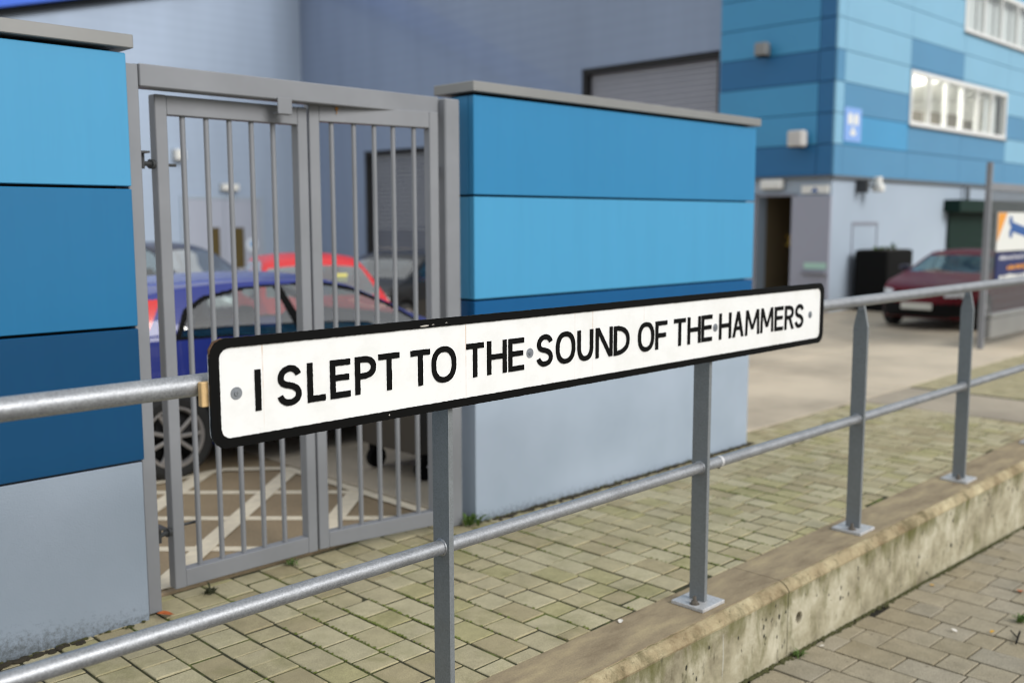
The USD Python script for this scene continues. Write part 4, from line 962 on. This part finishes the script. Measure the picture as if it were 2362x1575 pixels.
fn = thing("mesh_fence", "grey steel mesh fence panel with a guard beam, right of the maroon car", "fence")
obj("end_post", cat(rbox(11.655, 11.71, 4.10, 4.16, 0, 2.07, .004), bx(11.66, 11.705, 4.105, 4.155, 2.0705, 2.085)), M_gate, fn)
for x in (14.2, 16.8): obj("end_post", rbox(x, x + .07, 4.09, 4.16, 0, 2.07, .004), M_gate, fn)
obj("top_rail", rbox(11.711, 16.79, 4.10, 4.15, 1.775, 1.86, .004), M_gate, fn)
obj("guard_beam", cat(rbox(11.715, 16.79, 4.04, 4.12, .12, .34, .01), rbox(11.715, 16.79, 4.03, 4.125, .345, .40, .01)), M_cop, fn)
wires = [bx(x, x + .012, 4.124, 4.130, .402, 1.774) for x in np.arange(11.73, 16.78, .046)] + [bx(11.712, 16.79, 4.131, 4.137, z, z + .007) for z in np.arange(.45, 1.77, .11)]
obj("wire_mesh", cat(*wires), M_mesh, fn, kind="stuff", smooth=False)

ad = thing("advert_board", "white and navy advertising board with orange corner on the mesh fence", "sign board")
obj("white_board", bx(11.925, 13.6, 4.098, 4.112, 1.095, 1.535), M_white, ad)
obj("orange_corner", extr(Polygon([(11.93, 1.53), (12.215, 1.53), (11.93, 1.20)]), .002, "xz", 4.0955), M_orange, ad)
bone = unary_union([LineString([(12.40, 1.37), (13.2, 1.26)]).buffer(.055), Point(12.34, 1.44).buffer(.055), Point(12.36, 1.295).buffer(.055), Point(13.26, 1.33).buffer(.055), Point(13.24, 1.19).buffer(.055)])
obj("blue_emblem", extr(bone, .002, "xz", 4.0955), M_bprint, ad)
obj("navy_board", bx(11.94, 13.6, 4.098, 4.112, .70, 1.075), M_navy, ad)
r = np.random.RandomState(8)
def scribble(x0, x1, z0, z1):
    out, x = [], x0
    while x < x1:
        w = r.uniform(.03, .07); out.append(sbox(x, z0, x + w, z1 - r.choice([0, .012]))); x += w + r.choice([.012, .012, .04])
    return unary_union(out)
obj("print_line", extr(scribble(12.03, 13.5, .995, 1.045), .002, "xz", 4.0955), mat("grey_print", (0.5, 0.5, 0.55), 0.5), ad, kind="stuff")
obj("print_line", extr(scribble(12.30, 13.5, .875, .925), .002, "xz", 4.0955), M_orange, ad, kind="stuff")
obj("print_line", extr(scribble(12.06, 13.5, .765, .825), .002, "xz", 4.0955), M_white, ad, kind="stuff")

# ------------------------------------------------------------------ moss, weeds, leaves
def tufts(n, fx, rad, seed):
    r = np.random.RandomState(seed); out = []
    ico = trimesh.creation.icosphere(1, 1.0)
    for _ in range(n):
        q = ico.copy(); q.vertices *= 1 + .35 * (r.rand(len(q.vertices), 1) - .5); a = rad * r.uniform(.4, 1.2)
        q.apply_scale((a * r.uniform(.8, 1.8), a, a * r.uniform(.25, .6))); q.apply_translation(fx(r)); out.append(q)
    return cat(*out)
def f_plinth(r):
    x = r.uniform(2.9, 8.2); return (x, 1.934 - abs(r.normal(0, .009)), float(zout(x)) + .001)
tag(obj("moss_strip", tufts(1500, f_plinth, .008, 1), M_moss, kind="stuff"), "olive moss growing along the foot of the concrete upstand", "moss")
def f_soil(r):
    x = r.choice([r.uniform(-.5, 1.3), r.uniform(3.3, 5.65)], p=[.4, .6]); return (x, 3.412 - abs(r.normal(0, .012)), -.002)
tag(obj("soil_strip", tufts(700, f_soil, .013, 6), mat("damp_soil", (0.030, 0.024, 0.014), 0.95), kind="stuff"), "dark damp soil gathered along the foot of the panelled walls", "soil")
def f_wall(r):
    x = r.choice([r.uniform(-.5, 1.55), r.uniform(3.2, 5.65)], p=[.35, .65]); return (x, 3.422 - abs(r.normal(0, .010)), 0)
tag(obj("wall_moss", tufts(300, f_wall, .008, 2), M_moss, kind="stuff"), "dark moss along the foot of the two blue panelled walls", "moss")

def f_joint(r):
    while True:
        k = r.randint(0, 52); y = r.uniform(2.22, 3.38); x = .833 + k * W + .0039
        if math.sin(x * 5.1 + y * 3.3) + math.sin(x * 2.3 - y * 6.1 + 1) + r.normal(0, .7) > .9: return (x + r.normal(0, .0025), y, -.0045)
tag(obj("joint_moss", tufts(3600, f_joint, .0046, 12), mat("bright_joint_moss", (0.115, 0.140, 0.026), 0.95, noise=(8, 0.5)), kind="stuff"), "green moss filling the joints of the buff forecourt paving", "moss")
def f_grit(r):
    x = r.uniform(2.9, 7.2); return (x, 1.93 - abs(r.normal(0, .35)), float(zout(x)) + .001)
tag(obj("grit", tufts(420, f_grit, .0028, 13), mat("pale_grit", (0.30, 0.26, 0.20), 0.9, noise=(30, 0.8)), kind="stuff"), "loose grit and crumbs scattered over the street paving", "grit")

def weed(label, x, y, z, s, n, seed, m_=M_weed):
    r = np.random.RandomState(seed); bl = []
    for _ in range(n):
        a, h_, l_ = r.uniform(0, 6.28), r.uniform(.3, 1) * s, r.uniform(.4, 1.1) * s
        wd = .10 * s * r.uniform(.6, 1.3)
        b_ = trimesh.Trimesh([(0, -wd * .4, 0), (0, wd * .4, 0), (l_ * .45, wd, h_ * .75), (l_ * .45, -wd, h_ * .75), (l_, 0, h_ * r.uniform(.6, 1.0))], [(0, 1, 2), (0, 2, 3), (3, 2, 4)], process=False)
        b_.apply_transform(trimesh.transformations.rotation_matrix(a, [0, 0, 1])); b_.apply_translation((r.normal(0, .25 * s), r.normal(0, .25 * s), 0)); bl.append(b_)
    t = thing("weed", label, "weed", (x, y, z), group="weeds in the paving joints"); obj("leaves", cat(*bl), m_, t)
weed("small green weed in the corner of the gate post and right blue wall", 3.155, 3.42, 0, .07, 40, 1)
weed("green weed in the paving under the middle of the gate", 2.24, 3.55, 0, .035, 26, 2)
weed("dark clump of weed in the paving under the gate's left leaf", 1.83, 3.50, 0, .04, 30, 3, mat("dark_weed", (0.03, 0.035, 0.012), 0.8))
weed("low green weed at the foot of the concrete upstand near the weep hole", 3.57, 1.905, float(zout(3.57)), .035, 40, 4)
weed("weed sprouting from the street paving at the right edge", 4.66, 1.405, float(zout(4.66)), .045, 30, 5)

def leaf_(name, label, catg, x, y, z, s, m_, seed):
    r = np.random.RandomState(seed)
    u = np.linspace(0, 1, 7); wv = np.sin(np.pi * u) ** .8 * .32
    v = [(a, w_, .25 * abs(w_) + .08 * math.sin(3 * a)) for a, w_ in zip(u - .5, wv)] + [(a, 0, .05 * math.sin(3 * a)) for a in u - .5] + [(a, -w_, .25 * abs(w_) + .08 * math.sin(3 * a)) for a, w_ in zip(u - .5, wv)]
    f = []
    for i in range(6):
        for o in (0, 7): f += [(o + i, o + 7 + i, o + i + 1), (o + i + 1, o + 7 + i, o + 8 + i)]
    q = trimesh.Trimesh(np.array(v) * s, f, process=False); q.apply_transform(trimesh.transformations.rotation_matrix(r.uniform(0, 6.28), [0, 0, 1])); q.apply_translation((x, y, z + .004))
    tag(obj(name, q, m_, smooth=True), label, catg, group="leaves and petals lying on the paving")
leaf_("fallen_leaf", "curled orange leaf at the foot of the left gate post", "leaf", 1.60, 3.40, .008, .06, M_leafo, 1)
zo = lambda x: float(zout(x)) + .003
leaf_("fallen_leaf", "small orange leaf on the street paving, close to the upstand", "leaf", 4.84, 1.875, zo(4.84), .03, M_leafy, 2)
leaf_("fallen_leaf", "orange brown leaf at the photo's right edge on the street paving", "leaf", 5.08, 1.545, zo(5.08), .05, M_leafo, 3)
leaf_("fallen_leaf", "tiny yellow leaf on the street paving near the twig", "leaf", 4.43, 1.45, zo(4.43), .026, M_leafy, 4)
leaf_("petal", "pale petal lying in the middle of the street paving", "petal", 4.32, 1.57, zo(4.32), .030, M_petal, 5)
leaf_("petal", "pale petal on the street paving by the small green weed", "petal", 3.73, 1.885, zo(3.73), .022, M_petal, 6)
leaf_("petal", "white speck of litter on the brown top of the upstand, by the pavers", "petal", 2.74, 2.17, .002, .028, M_petal, 7)
tag(obj("twig", cat(cyl((4.36, 1.33, zo(4.36) + .006), (4.50, 1.36, zo(4.5) + .012), .004, 8), cyl((4.42, 1.343, zo(4.42) + .01), (4.46, 1.385, zo(4.46) + .02), .0025, 8)), M_dark), "black twig on the street paving at the photo's bottom right", "twig")
